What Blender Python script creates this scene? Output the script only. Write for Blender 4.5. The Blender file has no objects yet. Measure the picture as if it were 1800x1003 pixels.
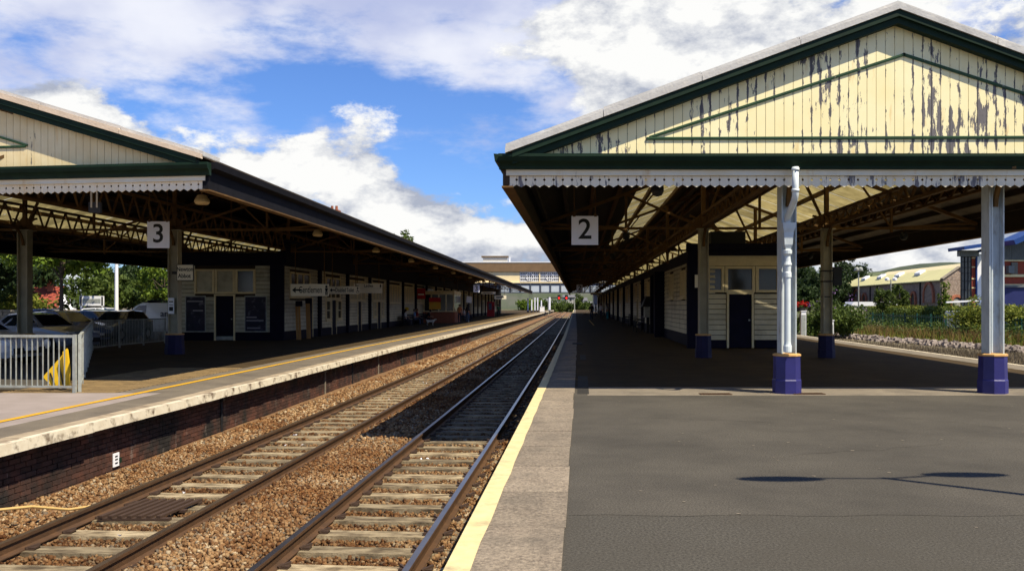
import bpy, bmesh, math, random
import numpy as np
from mathutils import Vector, Matrix
random.seed(7); np.random.seed(7)
SC = bpy.context.scene
COL = SC.collection

# ------------------------------------------------------------------ camera, sky, sun, exposure
cam_d = bpy.data.cameras.new('camera'); cam = bpy.data.objects.new('camera', cam_d); COL.objects.link(cam)
cam.location = (0, 0, 1.6); cam.rotation_euler = (math.radians(90), 0, 0)
cam_d.sensor_width = 36; cam_d.lens = 31.2; cam_d.shift_y = 34.5/1800
cam_d.clip_start = 0.1; cam_d.clip_end = 9000
SC.camera = cam
SC.view_settings.view_transform = 'Standard'; SC.view_settings.look = 'None'
SC.view_settings.exposure = 0.72; SC.view_settings.gamma = 1.0
SC.view_settings.use_curve_mapping = False
SC.render.engine = 'CYCLES'
SC.cycles.max_bounces = 5; SC.cycles.diffuse_bounces = 3; SC.cycles.glossy_bounces = 2
SC.cycles.transmission_bounces = 3; SC.cycles.transparent_max_bounces = 6
SC.cycles.use_denoising = True

LIGHT = Vector((-.52, .42, -1.0)).normalized()          # direction the sunlight travels
SUN_EL = math.asin(-LIGHT.z); SUN_AZ = math.atan2(-LIGHT.x, -LIGHT.y)
sd = bpy.data.lights.new('sun', 'SUN'); sd.energy = 5.0; sd.angle = math.radians(.5); sd.color = (1, .90, .70)
sun = bpy.data.objects.new('sun', sd); COL.objects.link(sun)
sun.rotation_euler = LIGHT.to_track_quat('-Z', 'Y').to_euler()

def pixdir(px, py):
    return Vector(((px-900)/1560, 1, (536-py)/1560)).normalized()

W = bpy.data.worlds.new('World'); SC.world = W; W.use_nodes = True
def build_sky():
    nt = W.node_tree; N = nt.nodes; L = nt.links; N.clear()
    def nd(t, **k):
        n = N.new(t)
        for a, b in k.items(): setattr(n, a, b)
        return n
    def mth(op, a, b=None, clamp=False):
        n = nd('ShaderNodeMath', operation=op, use_clamp=clamp)
        for i, x in enumerate((a, b)):
            if x is None: continue
            if isinstance(x, (int, float)): n.inputs[i].default_value = x
            else: L.new(x, n.inputs[i])
        return n.outputs[0]
    def sstep(x, lo, hi):
        n = nd('ShaderNodeMapRange', interpolation_type='SMOOTHSTEP')
        L.new(x, n.inputs[0]); n.inputs[1].default_value = lo; n.inputs[2].default_value = hi
        return n.outputs[0]
    def mix(f, a, b):
        n = nd('ShaderNodeMix', data_type='RGBA')
        if isinstance(f, (int, float)): n.inputs[0].default_value = f
        else: L.new(f, n.inputs[0])
        for i, x in ((6, a), (7, b)):
            if isinstance(x, tuple): n.inputs[i].default_value = (*x, 1)
            else: L.new(x, n.inputs[i])
        return n.outputs[2]
    tc = nd('ShaderNodeTexCoord'); d = tc.outputs['Generated']
    sep = nd('ShaderNodeSeparateXYZ'); L.new(d, sep.inputs[0]); z = sep.outputs[2]
    sky = nd('ShaderNodeTexSky', sky_type='NISHITA', sun_disc=False)
    sky.sun_elevation = SUN_EL; sky.sun_rotation = SUN_AZ; sky.air_density = 1.0; sky.dust_density = .4; sky.ozone_density = 2.0
    def noise(vec, scale, detail, rough, off=(0, 0, 0), st=(1, 1, 1.9)):
        m = nd('ShaderNodeMapping'); L.new(vec, m.inputs[0]); m.inputs[1].default_value = off; m.inputs[3].default_value = st
        n = nd('ShaderNodeTexNoise'); L.new(m.outputs[0], n.inputs[0])
        n.inputs['Scale'].default_value = scale; n.inputs['Detail'].default_value = detail; n.inputs['Roughness'].default_value = rough
        return n.outputs[0]
    def blob(px, py, r, w):
        v = nd('ShaderNodeVectorMath', operation='DISTANCE'); L.new(d, v.inputs[0]); v.inputs[1].default_value = pixdir(px, py)
        n = nd('ShaderNodeMapRange', interpolation_type='SMOOTHSTEP'); L.new(v.outputs['Value'], n.inputs[0])
        n.inputs[1].default_value = 0; n.inputs[2].default_value = r; n.inputs[3].default_value = w; n.inputs[4].default_value = 0
        return n.outputs[0]
    # heaped clouds near the horizon
    n1 = noise(d, 8.5, 12, .62, (3.1, .4, 1.7)); n2 = noise(d, 8.5, 12, .62, (3.1-.012, .4, 1.7-.05))
    big = noise(d, 2.2, 2, .5, (1.3, 5.2, .7))
    pot = mth('MULTIPLY', mth('SUBTRACT', .13, z), 3.2)
    pot = mth('ADD', pot, mth('MULTIPLY', mth('SUBTRACT', n1, .5), 2.3))
    pot = mth('ADD', pot, mth('MULTIPLY', mth('SUBTRACT', big, .5), .9))
    for b in ((40, 235, .13, .75), (190, 240, .11, .68), (350, 300, .10, .45), (470, 300, .10, .62), (580, 325, .09, .36), (700, 385, .10, .35), (615, 212, .07, .36), (680, 232, .07, .36), (820, 430, .14, .45), (1010, 60, .20, .62), (1240, 90, .26, .75),
              (1650, 60, .34, .8), (1130, 190, .1, .35), (420, 175, .10, -.35), (830, 235, .13, -.62), (960, 175, .07, -.45), (600, 120, .2, -.3), (300, 130, .12, -.35)):
        pot = mth('ADD', pot, blob(*b))
    mA = sstep(pot, .0, .26)
    emb = mth('MULTIPLY', mth('SUBTRACT', n1, n2), 5.0)
    lit = mth('ADD', mth('ADD', .46, emb), mth('MULTIPLY', mth('MINIMUM', z, .3), 1.2), True)
    cA = mix(lit, (5.2, 5.7, 7.0), (12.0, 12.0, 11.8))
    # thin high veil
    n3 = noise(d, 4.2, 9, .6, (7.7, 2.2, .3), (1, 1, 2.6))
    pv = mth('ADD', mth('MULTIPLY', mth('SUBTRACT', n3, .5), 1.9), mth('MULTIPLY', mth('SUBTRACT', mth('MINIMUM', z, mth('SUBTRACT', .75, z)), .225), 2.0))
    for b in ((150, 40, .25, .25), (700, 60, .2, .12), (480, 150, .12, -.1)): pv = mth('ADD', pv, blob(*b))
    mB = mth('MULTIPLY', sstep(pv, .0, .36), .9)
    nramp_ = lambda x: sstep(x, .3, .65)
    n4 = noise(d, 6, 5, .5, (2.2, 8.8, 1))
    cB = mix(nramp_(n4), (6.6, 7.2, 10.0), (11.6, 11.7, 12.4))
    sk = nd('ShaderNodeMix', data_type='RGBA', blend_type='MULTIPLY'); sk.inputs[0].default_value = 1
    L.new(sky.outputs[0], sk.inputs[6]); sk.inputs[7].default_value = (.88, 1.25, 1.95, 1)
    c = mix(mB, sk.outputs[2], cB); c = mix(mA, c, cA)
    bg = nd('ShaderNodeBackground'); L.new(c, bg.inputs[0]); bg.inputs[1].default_value = .05
    out = nd('ShaderNodeOutputWorld'); L.new(bg.outputs[0], out.inputs[0])
build_sky()

# ------------------------------------------------------------------ helpers
def curve_c(v):                    # how far the line drifts to the right with distance
    if v < 20: return .0775*v
    if v < 46.7: return 1.55+.0749*(v-20)
    return 3.55+.0714*(v-46.7)
def wR(u, v, z): return (u+curve_c(v), v, z)
SL = .0615
def wL(u, v, z): return (u+SL*v, v, z)
ident = lambda x, y, z: (x, y, z)
ANG_R = -math.atan(.0755); ANG_L = -math.atan(SL)

def wloc(o):
    p = Vector((0, 0, 0))
    while o is not None:
        p += o.location; o = o.parent
    return p

class MB:
    def __init__(s): s.v = []; s.f = []; s.m = []
    def add(s, vs, fs, mi=0):
        b = len(s.v); s.v += [tuple(p) for p in vs]
        for f in fs: s.f.append([i+b for i in f]); s.m.append(mi)
        return s
    BF = [(0, 3, 2, 1), (4, 5, 6, 7), (0, 1, 5, 4), (1, 2, 6, 5), (2, 3, 7, 6), (3, 0, 4, 7)]
    def box(s, x0, x1, y0, y1, z0, z1, mi=0):
        return s.add([(x0, y0, z0), (x1, y0, z0), (x1, y1, z0), (x0, y1, z0), (x0, y0, z1), (x1, y0, z1), (x1, y1, z1), (x0, y1, z1)], MB.BF, mi)
    def beam(s, p, q, w, h, mi=0, up=(0, 0, 1)):
        p = Vector(p); q = Vector(q); d = (q-p).normalized(); upv = Vector(up)
        if abs(d.dot(upv)) > .98: upv = Vector((0, 1, 0))
        r = d.cross(upv).normalized()*w/2; t = r.cross(d).normalized()*h/2
        vs = [p-r-t, p+r-t, p+r+t, p-r+t, q-r-t, q+r-t, q+r+t, q-r+t]
        return s.add(vs, [(3, 2, 1, 0), (4, 5, 6, 7), (0, 1, 5, 4), (1, 2, 6, 5), (2, 3, 7, 6), (3, 0, 4, 7)], mi)
    def tube(s, pts, r, n=8, mi=0, caps=True):
        pts = [Vector(p) for p in pts]; rr = r if isinstance(r, (list, tuple)) else [r]*len(pts)
        vs = []; prev = None
        for i, p in enumerate(pts):
            d = (pts[min(i+1, len(pts)-1)]-pts[max(i-1, 0)]).normalized()
            a = prev if prev is not None else (Vector((0, 0, 1)) if abs(d.z) < .9 else Vector((1, 0, 0)))
            x = (a-d*a.dot(d)).normalized(); prev = x; y = d.cross(x)
            for k in range(n):
                t = 2*math.pi*k/n; vs.append(p+(x*math.cos(t)+y*math.sin(t))*rr[i])
        fs = []
        for i in range(len(pts)-1):
            for k in range(n):
                fs.append((i*n+k, i*n+(k+1) % n, (i+1)*n+(k+1) % n, (i+1)*n+k))
        if caps: fs += [tuple(range(n-1, -1, -1)), tuple(range((len(pts)-1)*n, len(pts)*n))]
        return s.add(vs, fs, mi)
    def lathe(s, prof, c=(0, 0, 0), n=8, ph=0, mi=0):
        vs = []; m = len(prof)
        for r, z in prof:
            for k in range(n):
                t = ph+2*math.pi*k/n; vs.append((c[0]+r*math.cos(t), c[1]+r*math.sin(t), c[2]+z))
        fs = [(i*n+k, i*n+(k+1) % n, (i+1)*n+(k+1) % n, (i+1)*n+k) for i in range(m-1) for k in range(n)]
        fs += [tuple(range(n-1, -1, -1)), tuple(range((m-1)*n, m*n))]
        return s.add(vs, fs, mi)
    def prism(s, poly, ext, mi=0):          # poly: 3D points, ext: vector
        n = len(poly); e = Vector(ext); vs = [Vector(p) for p in poly]; vs += [p+e for p in vs]
        nv = Vector((0, 0, 0))
        for i in range(n):
            a, b = vs[i], vs[(i+1) % n]; nv += a.cross(b)
        fl = nv.dot(e) > 0
        f1 = tuple(range(n)); f2 = tuple(range(n, 2*n))
        fs = [f1[::-1] if fl else f1, f2 if fl else f2[::-1]]
        for i in range(n):
            j = (i+1) % n; q = (i, j, n+j, n+i); fs.append(q if fl else q[::-1])
        return s.add(vs, fs, mi)
    def quad(s, a, b, c, d, mi=0): return s.add([a, b, c, d], [(0, 1, 2, 3)], mi)
    def sweep(s, prof, path, mi=0, caps=True):   # prof [(x,z)] closed loop, path [(x,y,z)] : profile x -> world x, z -> world z
        n = len(prof); vs = [(p[0]+a, p[1], p[2]+b) for p in path for a, b in prof]
        fs = [(i*n+k, (i+1)*n+k, (i+1)*n+(k+1) % n, i*n+(k+1) % n) for i in range(len(path)-1) for k in range(n)]
        if caps: fs += [tuple(range(n)), tuple(range(len(path)*n-1, (len(path)-1)*n-1, -1))]
        return s.add(vs, fs, mi)
    def mesh(s, name, mats, warp=None, off=(0, 0, 0), smooth=False):
        vs = s.v
        if warp: vs = [warp(*p) for p in vs]
        vs = [(p[0]-off[0], p[1]-off[1], p[2]-off[2]) for p in vs]
        me = bpy.data.meshes.new(name); me.from_pydata(vs, [], s.f)
        for m in (mats if isinstance(mats, (list, tuple)) else [mats]): me.materials.append(m)
        me.polygons.foreach_set('material_index', s.m)
        if smooth: me.polygons.foreach_set('use_smooth', [True]*len(s.f))
        me.update(); return me
    def build(s, name, mats, parent=None, warp=None, smooth=False):
        off = wloc(parent) if parent else (0, 0, 0)
        return link(name, s.mesh(name, mats, warp, off, smooth), parent)

def link(name, me, parent=None, loc=(0, 0, 0), rz=0):
    o = bpy.data.objects.new(name, me); COL.objects.link(o); o.parent = parent
    o.location = loc; o.rotation_euler = (0, 0, rz); return o
def put(name, me, parent, world, rz=0):       # world position, parent unrotated
    p = wloc(parent) if parent else Vector((0, 0, 0))
    return link(name, me, parent, Vector(world)-p, rz)
def T(o, label=None, cat=None, group=None, kind=None):
    if label: o['label'] = label
    if cat: o['category'] = cat
    if group: o['group'] = group
    if kind: o['kind'] = kind
    return o
def thing(name, label, cat, loc=(0, 0, 0), group=None):
    o = bpy.data.objects.new(name, None); COL.objects.link(o); o.location = loc; o.empty_display_size = .2
    return T(o, label, cat, group)
def copy_tree(o, parent=None):
    c = o.copy(); COL.objects.link(c); c.parent = parent
    for ch in [x for x in KIDS(o)]: copy_tree(ch, c)
    return c
def KIDS(o): return list(o.children)

# ------------------------------------------------------------------ materials
def new_mat(name):
    m = bpy.data.materials.new(name); m.use_nodes = True; nt = m.node_tree
    return m, nt, nt.nodes['Principled BSDF']
def npos(nt, scale=(1, 1, 1)):
    g = nt.nodes.new('ShaderNodeNewGeometry'); mp = nt.nodes.new('ShaderNodeMapping'); mp.inputs[3].default_value = scale
    nt.links.new(g.outputs['Position'], mp.inputs[0]); return mp.outputs[0], g
def nnoise(nt, vec, scale, detail=5, rough=.6):
    n = nt.nodes.new('ShaderNodeTexNoise'); nt.links.new(vec, n.inputs[0])
    n.inputs['Scale'].default_value = scale; n.inputs['Detail'].default_value = detail; n.inputs['Roughness'].default_value = rough
    return n.outputs[0]
def nramp(nt, x, a, b):
    n = nt.nodes.new('ShaderNodeMapRange'); nt.links.new(x, n.inputs[0]); n.inputs[1].default_value = a; n.inputs[2].default_value = b
    return n.outputs[0]
def nmix(nt, f, a, b, blend='MIX'):
    n = nt.nodes.new('ShaderNodeMix'); n.data_type = 'RGBA'; n.blend_type = blend
    if isinstance(f, (int, float)): n.inputs[0].default_value = f
    else: nt.links.new(f, n.inputs[0])
    for i, x in ((6, a), (7, b)):
        if isinstance(x, tuple): n.inputs[i].default_value = (*x[:3], 1)
        else: nt.links.new(x, n.inputs[i])
    return n.outputs[2]
def nbump(nt, h, strength, dist=.02):
    n = nt.nodes.new('ShaderNodeBump'); nt.links.new(h, n.inputs['Height']); n.inputs['Strength'].default_value = strength
    n.inputs['Distance'].default_value = dist; return n.outputs[0]
GK = 1.0
def pm(name, c1, c2=None, scale=4, rough=.7, bump=0, bscale=60, metal=0, st=(1, 1, 1), spec=.3, dirt=None, dscale=.8, dlo=.5, dhi=.75, rnd=0, island=0, fine=0, streak=None):
    m, nt, p = new_mat(name); vec, geo = npos(nt, st)
    c2 = c2 or tuple(x*.7 for x in c1); c1 = tuple(x*GK for x in c1); c2 = tuple(x*GK for x in c2)
    if dirt: dirt = tuple(x*GK for x in dirt)
    col = nmix(nt, nramp(nt, nnoise(nt, vec, scale), .32, .68), c1, c2)
    if fine: 
        fn = nnoise(nt, vec, bscale, 3, .7); col = nmix(nt, fine, col, nmix(nt, nramp(nt, fn, .3, .7), (0, 0, 0), tuple(min(1, x*2.2) for x in c1)))
    if dirt: col = nmix(nt, nramp(nt, nnoise(nt, vec, dscale, 7, .65), dlo, dhi), col, dirt)
    if streak: col = nmix(nt, nramp(nt, nnoise(nt, npos(nt, (1.6, 1.6, .5))[0], 2.2, 6, .7), .60, .74), col, streak)
    if rnd:
        oi = nt.nodes.new('ShaderNodeObjectInfo'); col = nmix(nt, nramp(nt, oi.outputs['Random'], 1, 0), col, tuple([1-rnd]*3), 'MULTIPLY')
    if island: col = nmix(nt, nramp(nt, geo.outputs['Random Per Island'], 1, 0), col, tuple([1-island]*3), 'MULTIPLY')
    nt.links.new(col, p.inputs['Base Color'])
    p.inputs['Roughness'].default_value = rough; p.inputs['Metallic'].default_value = metal
    p.inputs['Specular IOR Level'].default_value = spec
    if bump: nt.links.new(nbump(nt, nnoise(nt, vec, bscale, 3, .6), bump), p.inputs['Normal'])
    return m
def flat(name, c, rough=.6, metal=0, spec=.3, emit=0):
    m, nt, p = new_mat(name); p.inputs['Base Color'].default_value = (*c, 1); p.inputs['Roughness'].default_value = rough
    p.inputs['Metallic'].default_value = metal; p.inputs['Specular IOR Level'].default_value = spec
    if emit: p.inputs['Emission Color'].default_value = (*c, 1); p.inputs['Emission Strength'].default_value = emit
    return m
def peel_mat(name, paint, bare, thr, width=.03, stain=None, edge=None):
    m, nt, p = new_mat(name); vec, geo = npos(nt, (8.5, 8.5, 1.9) if edge else (5.2, 5.2, 1.0)); v2, _ = npos(nt, (1, 1, 1)); v3, _ = npos(nt, (.5, .5, .35))
    oi = nt.nodes.new('ShaderNodeObjectInfo')
    a = nnoise(nt, vec, 1.5, 9, .68); b = nnoise(nt, v3, 1.6, 2, .5)
    def mth(op, x, y):
        n = nt.nodes.new('ShaderNodeMath'); n.operation = op
        for i, q in enumerate((x, y)):
            if isinstance(q, (int, float)): n.inputs[i].default_value = q
            else: nt.links.new(q, n.inputs[i])
        return n.outputs[0]
    k = mth('ADD', mth('MULTIPLY', a, 1.0), mth('MULTIPLY', b, .55)); k = mth('ADD', k, mth('MULTIPLY', oi.outputs['Random'], .09))
    if edge:
        sx = nt.nodes.new('ShaderNodeSeparateXYZ'); nt.links.new(geo.outputs['Position'], sx.inputs[0])
        f = mth('FRACT', mth('DIVIDE', mth('SUBTRACT', sx.outputs[0], edge[0]-4.83), edge[1]), 0); e = mth('ABSOLUTE', mth('SUBTRACT', f, .5), 0)
        k = mth('ADD', k, mth('MULTIPLY', mth('POWER', mth('MULTIPLY', e, 2.0), 2.5), .14))
        cx = mth('ABSOLUTE', mth('SUBTRACT', sx.outputs[0], 6.3), 0); k = mth('ADD', k, mth('MULTIPLY', mth('MAXIMUM', mth('SUBTRACT', 1.0, mth('DIVIDE', cx, 4.5)), 0), .06))
    msk = nramp(nt, k, thr, thr+width)
    pc = nmix(nt, nramp(nt, nnoise(nt, v2, 1.3, 5, .6), .35, .7), paint, stain or tuple(x*.86 for x in paint))
    rust = nmix(nt, nramp(nt, nnoise(nt, vec, .7, 4, .6), .62, .8), pc, (paint[0]*.82, paint[1]*.62, paint[2]*.38))
    bc = nmix(nt, nramp(nt, nnoise(nt, vec, 4, 4, .7), .3, .7), bare, tuple(x*.55 for x in bare))
    nt.links.new(nmix(nt, msk, rust, bc), p.inputs['Base Color']); p.inputs['Roughness'].default_value = .6
    nt.links.new(nbump(nt, msk, -.4, .004), p.inputs['Normal'])
    return m
M = {}
GK = .76
M['asphalt'] = pm('asphalt', (.096, .086, .070), (.080, .072, .059), .9, .9, .45, 55, dirt=(.055, .050, .042), dscale=.55, dlo=.40, dhi=.75, fine=.42, spec=.15)
M['asphalt_near'] = pm('asphalt_near', (.080, .073, .060), (.066, .060, .050), 1.2, .9, .45, 50, dirt=(.075, .067, .053), dscale=.6, dlo=.42, dhi=.72, fine=.5, spec=.15)
M['platform_paving'] = pm('platform_paving', (.088, .060, .030), (.064, .044, .023), 1.5, .9, .3, 60, spec=.08, dirt=(.05, .036, .021), dscale=.5)
M['concrete'] = pm('concrete', (.26, .22, .165), (.18, .15, .115), 3, .85, .4, 70, dirt=(.11, .095, .075), dscale=1.0, fine=.1)
M['slab'] = pm('slab', (.32, .26, .19), (.215, .17, .125), 2.5, .9, .8, 32, dirt=(.13, .11, .085), dscale=1.3, dlo=.5, dhi=.8, rnd=.2, fine=.36)
M['pale_paint'] = pm('pale_paint', (.80, .68, .36), (.72, .58, .28), 8, .6, .1, 40, dirt=(.40, .32, .18), dscale=3.5, dlo=.56, dhi=.74)
M['yellow'] = pm('yellow', (.75, .42, .02), (.62, .33, .02), 6, .6, dirt=(.3, .2, .06), dscale=4, dlo=.6, dhi=.8)
M['coping_top'] = pm('coping_top', (.50, .40, .27), (.36, .28, .19), 4, .8, .3, 50, dirt=(.2, .15, .1), dscale=2, rnd=.2)
M['coping_white'] = pm('coping_white', (.80, .72, .55), (.66, .56, .40), 5, .7, .2, 40, dirt=(.16, .11, .07), dscale=4, dlo=.52, dhi=.66)
M['left_tarmac'] = pm('left_tarmac', (.20, .165, .12), (.14, .115, .085), 2, .85, .4, 80, dirt=(.11, .09, .07), dscale=.9, fine=.12)
M['pink_concrete'] = pm('pink_concrete', (.36, .30, .27), (.29, .24, .21), 2, .85, .2, 80)
M['paver'] = pm('paver', (.30, .20, .085), (.22, .145, .065), 5, .85, .3, 60, island=.35)
M['brick_dark'] = pm('brick_dark', (.17, .062, .036), (.085, .042, .03), 3, .85, .5, 50, dirt=(.03, .025, .022), dscale=1.0, dlo=.42, dhi=.62, rnd=.5, streak=(.20, .17, .14))
M['brick_stuff'] = pm('brick_stuff', (.17, .062, .036), (.085, .042, .03), 3, .85, .5, 50, dirt=(.03, .026, .022), dscale=1.0, dlo=.45, dhi=.62, island=.5, streak=(.22, .18, .15))
M['mortar'] = pm('mortar', (.10, .085, .065), (.05, .042, .035), 4, .95, dirt=(.03, .026, .022), dscale=1.2)
M['ballast'] = pm('ballast', (.30, .17, .075), (.16, .085, .04), 9, .9, 1.0, 30, dirt=(.07, .04, .022), dscale=3)
M['sleeper'] = pm('sleeper', (.56, .45, .28), (.38, .29, .17), 3, .85, .5, 40, st=(1, 3, 1), dirt=(.12, .085, .048), dscale=3.0, dlo=.42, dhi=.66, rnd=.45)
M['rail_rust'] = pm('rail_rust', (.115, .058, .026), (.07, .038, .02), 6, .65, .3, 60)
M['rail_top'] = pm('rail_top', (.30, .27, .25), (.20, .17, .15), 2, .28, metal=.9)
M['rail_top_dull'] = pm('rail_top_dull', (.17, .115, .065), (.11, .075, .045), 2, .45, metal=.6)
M['clip'] = flat('clip', (.05, .03, .02), .6)
GK = 1.0
M['cream'] = peel_mat('cream', (.86, .78, .47), (.15, .135, .14), .985, .025, (.84, .72, .38), edge=(-1.28+.0775*15.5, .161))
M['cream_val'] = peel_mat('cream_val', (.76, .68, .52), (.17, .155, .165), .955, .04)
M['cream_left'] = peel_mat('cream_left', (.76, .64, .38), (.16, .13, .10), .98, .04, (.66, .50, .24))
M['cream_soft'] = peel_mat('cream_soft', (.74, .67, .52), (.2, .17, .14), 1.08, .04, (.70, .58, .38))
M['green'] = pm('green', (.009, .026, .014), (.006, .017, .010), 3, .6, .1, 30, spec=.15)
M['green_bead'] = pm('green_bead', (.035, .085, .032), (.022, .055, .022), 6, .5, dirt=(.3, .28, .2), dscale=6, dlo=.62, dhi=.7)
M['capping'] = pm('capping', (.52, .51, .49), (.36, .35, .34), 3, .55, .3, 20, st=(1, 1, 1), dirt=(.66, .63, .58), dscale=1.5)
M['capping_tan'] = pm('capping_tan', (.66, .53, .40), (.55, .44, .33), 3, .65, .3, 20)  # front band of the white capping, light from the soffit put into the colour
M['navy'] = pm('navy', (.007, .006, .020), (.005, .0045, .013), 3, .7, spec=.12)
M['navy_shaded'] = pm('navy_shaded', (.016, .013, .055), (.011, .009, .036), 3, .6, spec=.2)  # rear column bases: canopy shade put into a darker copy of the paint
M['navy_bright'] = pm('navy_bright', (.018, .015, .135), (.012, .010, .095), 3, .5, .15, 40, spec=.5, dirt=(.10, .09, .12), dscale=5, dlo=.66, dhi=.8)
M['tan_band'] = pm('tan_band', (.62, .36, .13), (.45, .25, .09), 8, .5)
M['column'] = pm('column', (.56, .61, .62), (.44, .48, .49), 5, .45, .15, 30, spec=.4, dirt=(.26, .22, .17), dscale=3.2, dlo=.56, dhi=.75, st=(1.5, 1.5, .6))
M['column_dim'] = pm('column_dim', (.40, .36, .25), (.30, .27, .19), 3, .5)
M['beam_dark'] = pm('beam_dark', (.010, .010, .014), (.006, .006, .008), 3, .8, spec=.1)
M['pipe'] = pm('pipe', (.66, .71, .70), (.55, .60, .60), 4, .35, spec=.5, dirt=(.5, .47, .4), dscale=5, dlo=.6, dhi=.8)
M['iron'] = pm('iron', (.15, .078, .02), (.09, .046, .013), 2.5, .75, dirt=(.055, .03, .012), dscale=1.5)
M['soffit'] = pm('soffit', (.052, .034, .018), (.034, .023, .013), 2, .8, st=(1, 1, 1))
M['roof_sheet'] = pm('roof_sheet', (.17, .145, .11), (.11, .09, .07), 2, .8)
M['black'] = flat('black', (.012, .012, .013), .5)
M['white'] = flat('white', (.78, .78, .80), .5)
M['sign_white'] = flat('sign_white', (.78, .80, .92), .45)
M['sign_cream'] = flat('sign_cream', (.80, .74, .58), .5)
M['ink'] = flat('ink', (.008, .008, .008), .5)
M['board'] = pm('board', (.70, .62, .42), (.58, .51, .34), 3, .6, dirt=(.34, .29, .19), dscale=1, rnd=.15)
M['trim'] = pm('trim', (.74, .62, .36), (.62, .51, .29), 4, .55)
M['glass_dark'] = flat('glass_dark', (.02, .018, .012), .12, spec=.5)
M['galv'] = pm('galv', (.40, .42, .38), (.30, .31, .28), 6, .5, metal=.3, dirt=(.22, .2, .17), dscale=5)
def translucent_mat():
    m, nt, p = new_mat('skylight_sheet'); vec, geo = npos(nt, (1, 1, 1))
    oi = nt.nodes.new('ShaderNodeObjectInfo')
    c = nmix(nt, nramp(nt, nnoise(nt, vec, 2.2, 6, .6), .3, .7), (.66, .60, .40), (.46, .41, .26))
    c = nmix(nt, nramp(nt, oi.outputs['Random'], 1, 0), c, (.72, .72, .72), 'MULTIPLY')
    tr = nt.nodes.new('ShaderNodeBsdfTranslucent'); nt.links.new(c, tr.inputs[0])
    df = nt.nodes.new('ShaderNodeBsdfDiffuse'); nt.links.new(c, df.inputs[0])
    mx = nt.nodes.new('ShaderNodeMixShader'); mx.inputs[0].default_value = .75
    nt.links.new(df.outputs[0], mx.inputs[1]); nt.links.new(tr.outputs[0], mx.inputs[2])
    nt.links.new(mx.outputs[0], nt.nodes['Material Output'].inputs[0]); return m
M['skylight'] = translucent_mat()
# ------------------------------------------------------------------ ground, track bed, platforms
def uLe(v):
    t = min(1, max(0, (v-10)/26)); return -6.95-.36*t
def uRe(v): return 11.8
def stations(a, b, step=4.0):
    n = max(1, int(round((b-a)/step))); return [a+(b-a)*i/n for i in range(n+1)]
def strip(mb, fa, fb, va, vb, z, mi=0, step=4.0, warp=wR, jit=0):
    vs = stations(va, vb, step); pts = []
    for v in vs:
        pts.append(warp(fa(v)+random.uniform(-jit, jit), v, z)); pts.append(warp(fb(v)+random.uniform(-jit, jit), v, z))
    return mb.add(pts, [(2*i, 2*i+1, 2*i+3, 2*i+2) for i in range(len(vs)-1)], mi)

M['field'] = pm('field', (.06, .075, .025), (.09, .08, .04), .05, .95, dirt=(.11, .09, .05), dscale=.02)
g = MB().quad((-4000, -400, -1.32), (4000, -400, -1.32), (4000, 7000, -1.32), (-4000, 7000, -1.32)).build('ground', M['field']); T(g, kind='structure')

BU = [-7.6, -7.2, -6.95, -6.6, -6.35, -6.15, -6.02, -5.4, -4.78, -4.66, -4.45, -3.9, -3.35, -3.14, -3.02, -2.4, -1.78, -1.62, -1.1, -.5]; BZ = [-.97, -.97, -.99, -1.03, -1.06, -1.09, -1.125, -1.13, -1.125, -1.09, -1.045, -1.0, -1.045, -1.09, -1.135, -1.14, -1.135, -1.10, -1.085, -1.08]
def bz(u): return float(np.interp(u, BU, BZ))
mb = MB(); us = BU; vs = stations(-6, 330, 1.5)
mb.add([wR(u, v, bz(u)+random.uniform(-.012, .012)) for v in vs for u in us],
       [(i*len(us)+k, i*len(us)+k+1, (i+1)*len(us)+k+1, (i+1)*len(us)+k) for i in range(len(vs)-1) for k in range(len(us)-1)])
T(mb.build('track_bed', M['ballast']), kind='structure')

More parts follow.
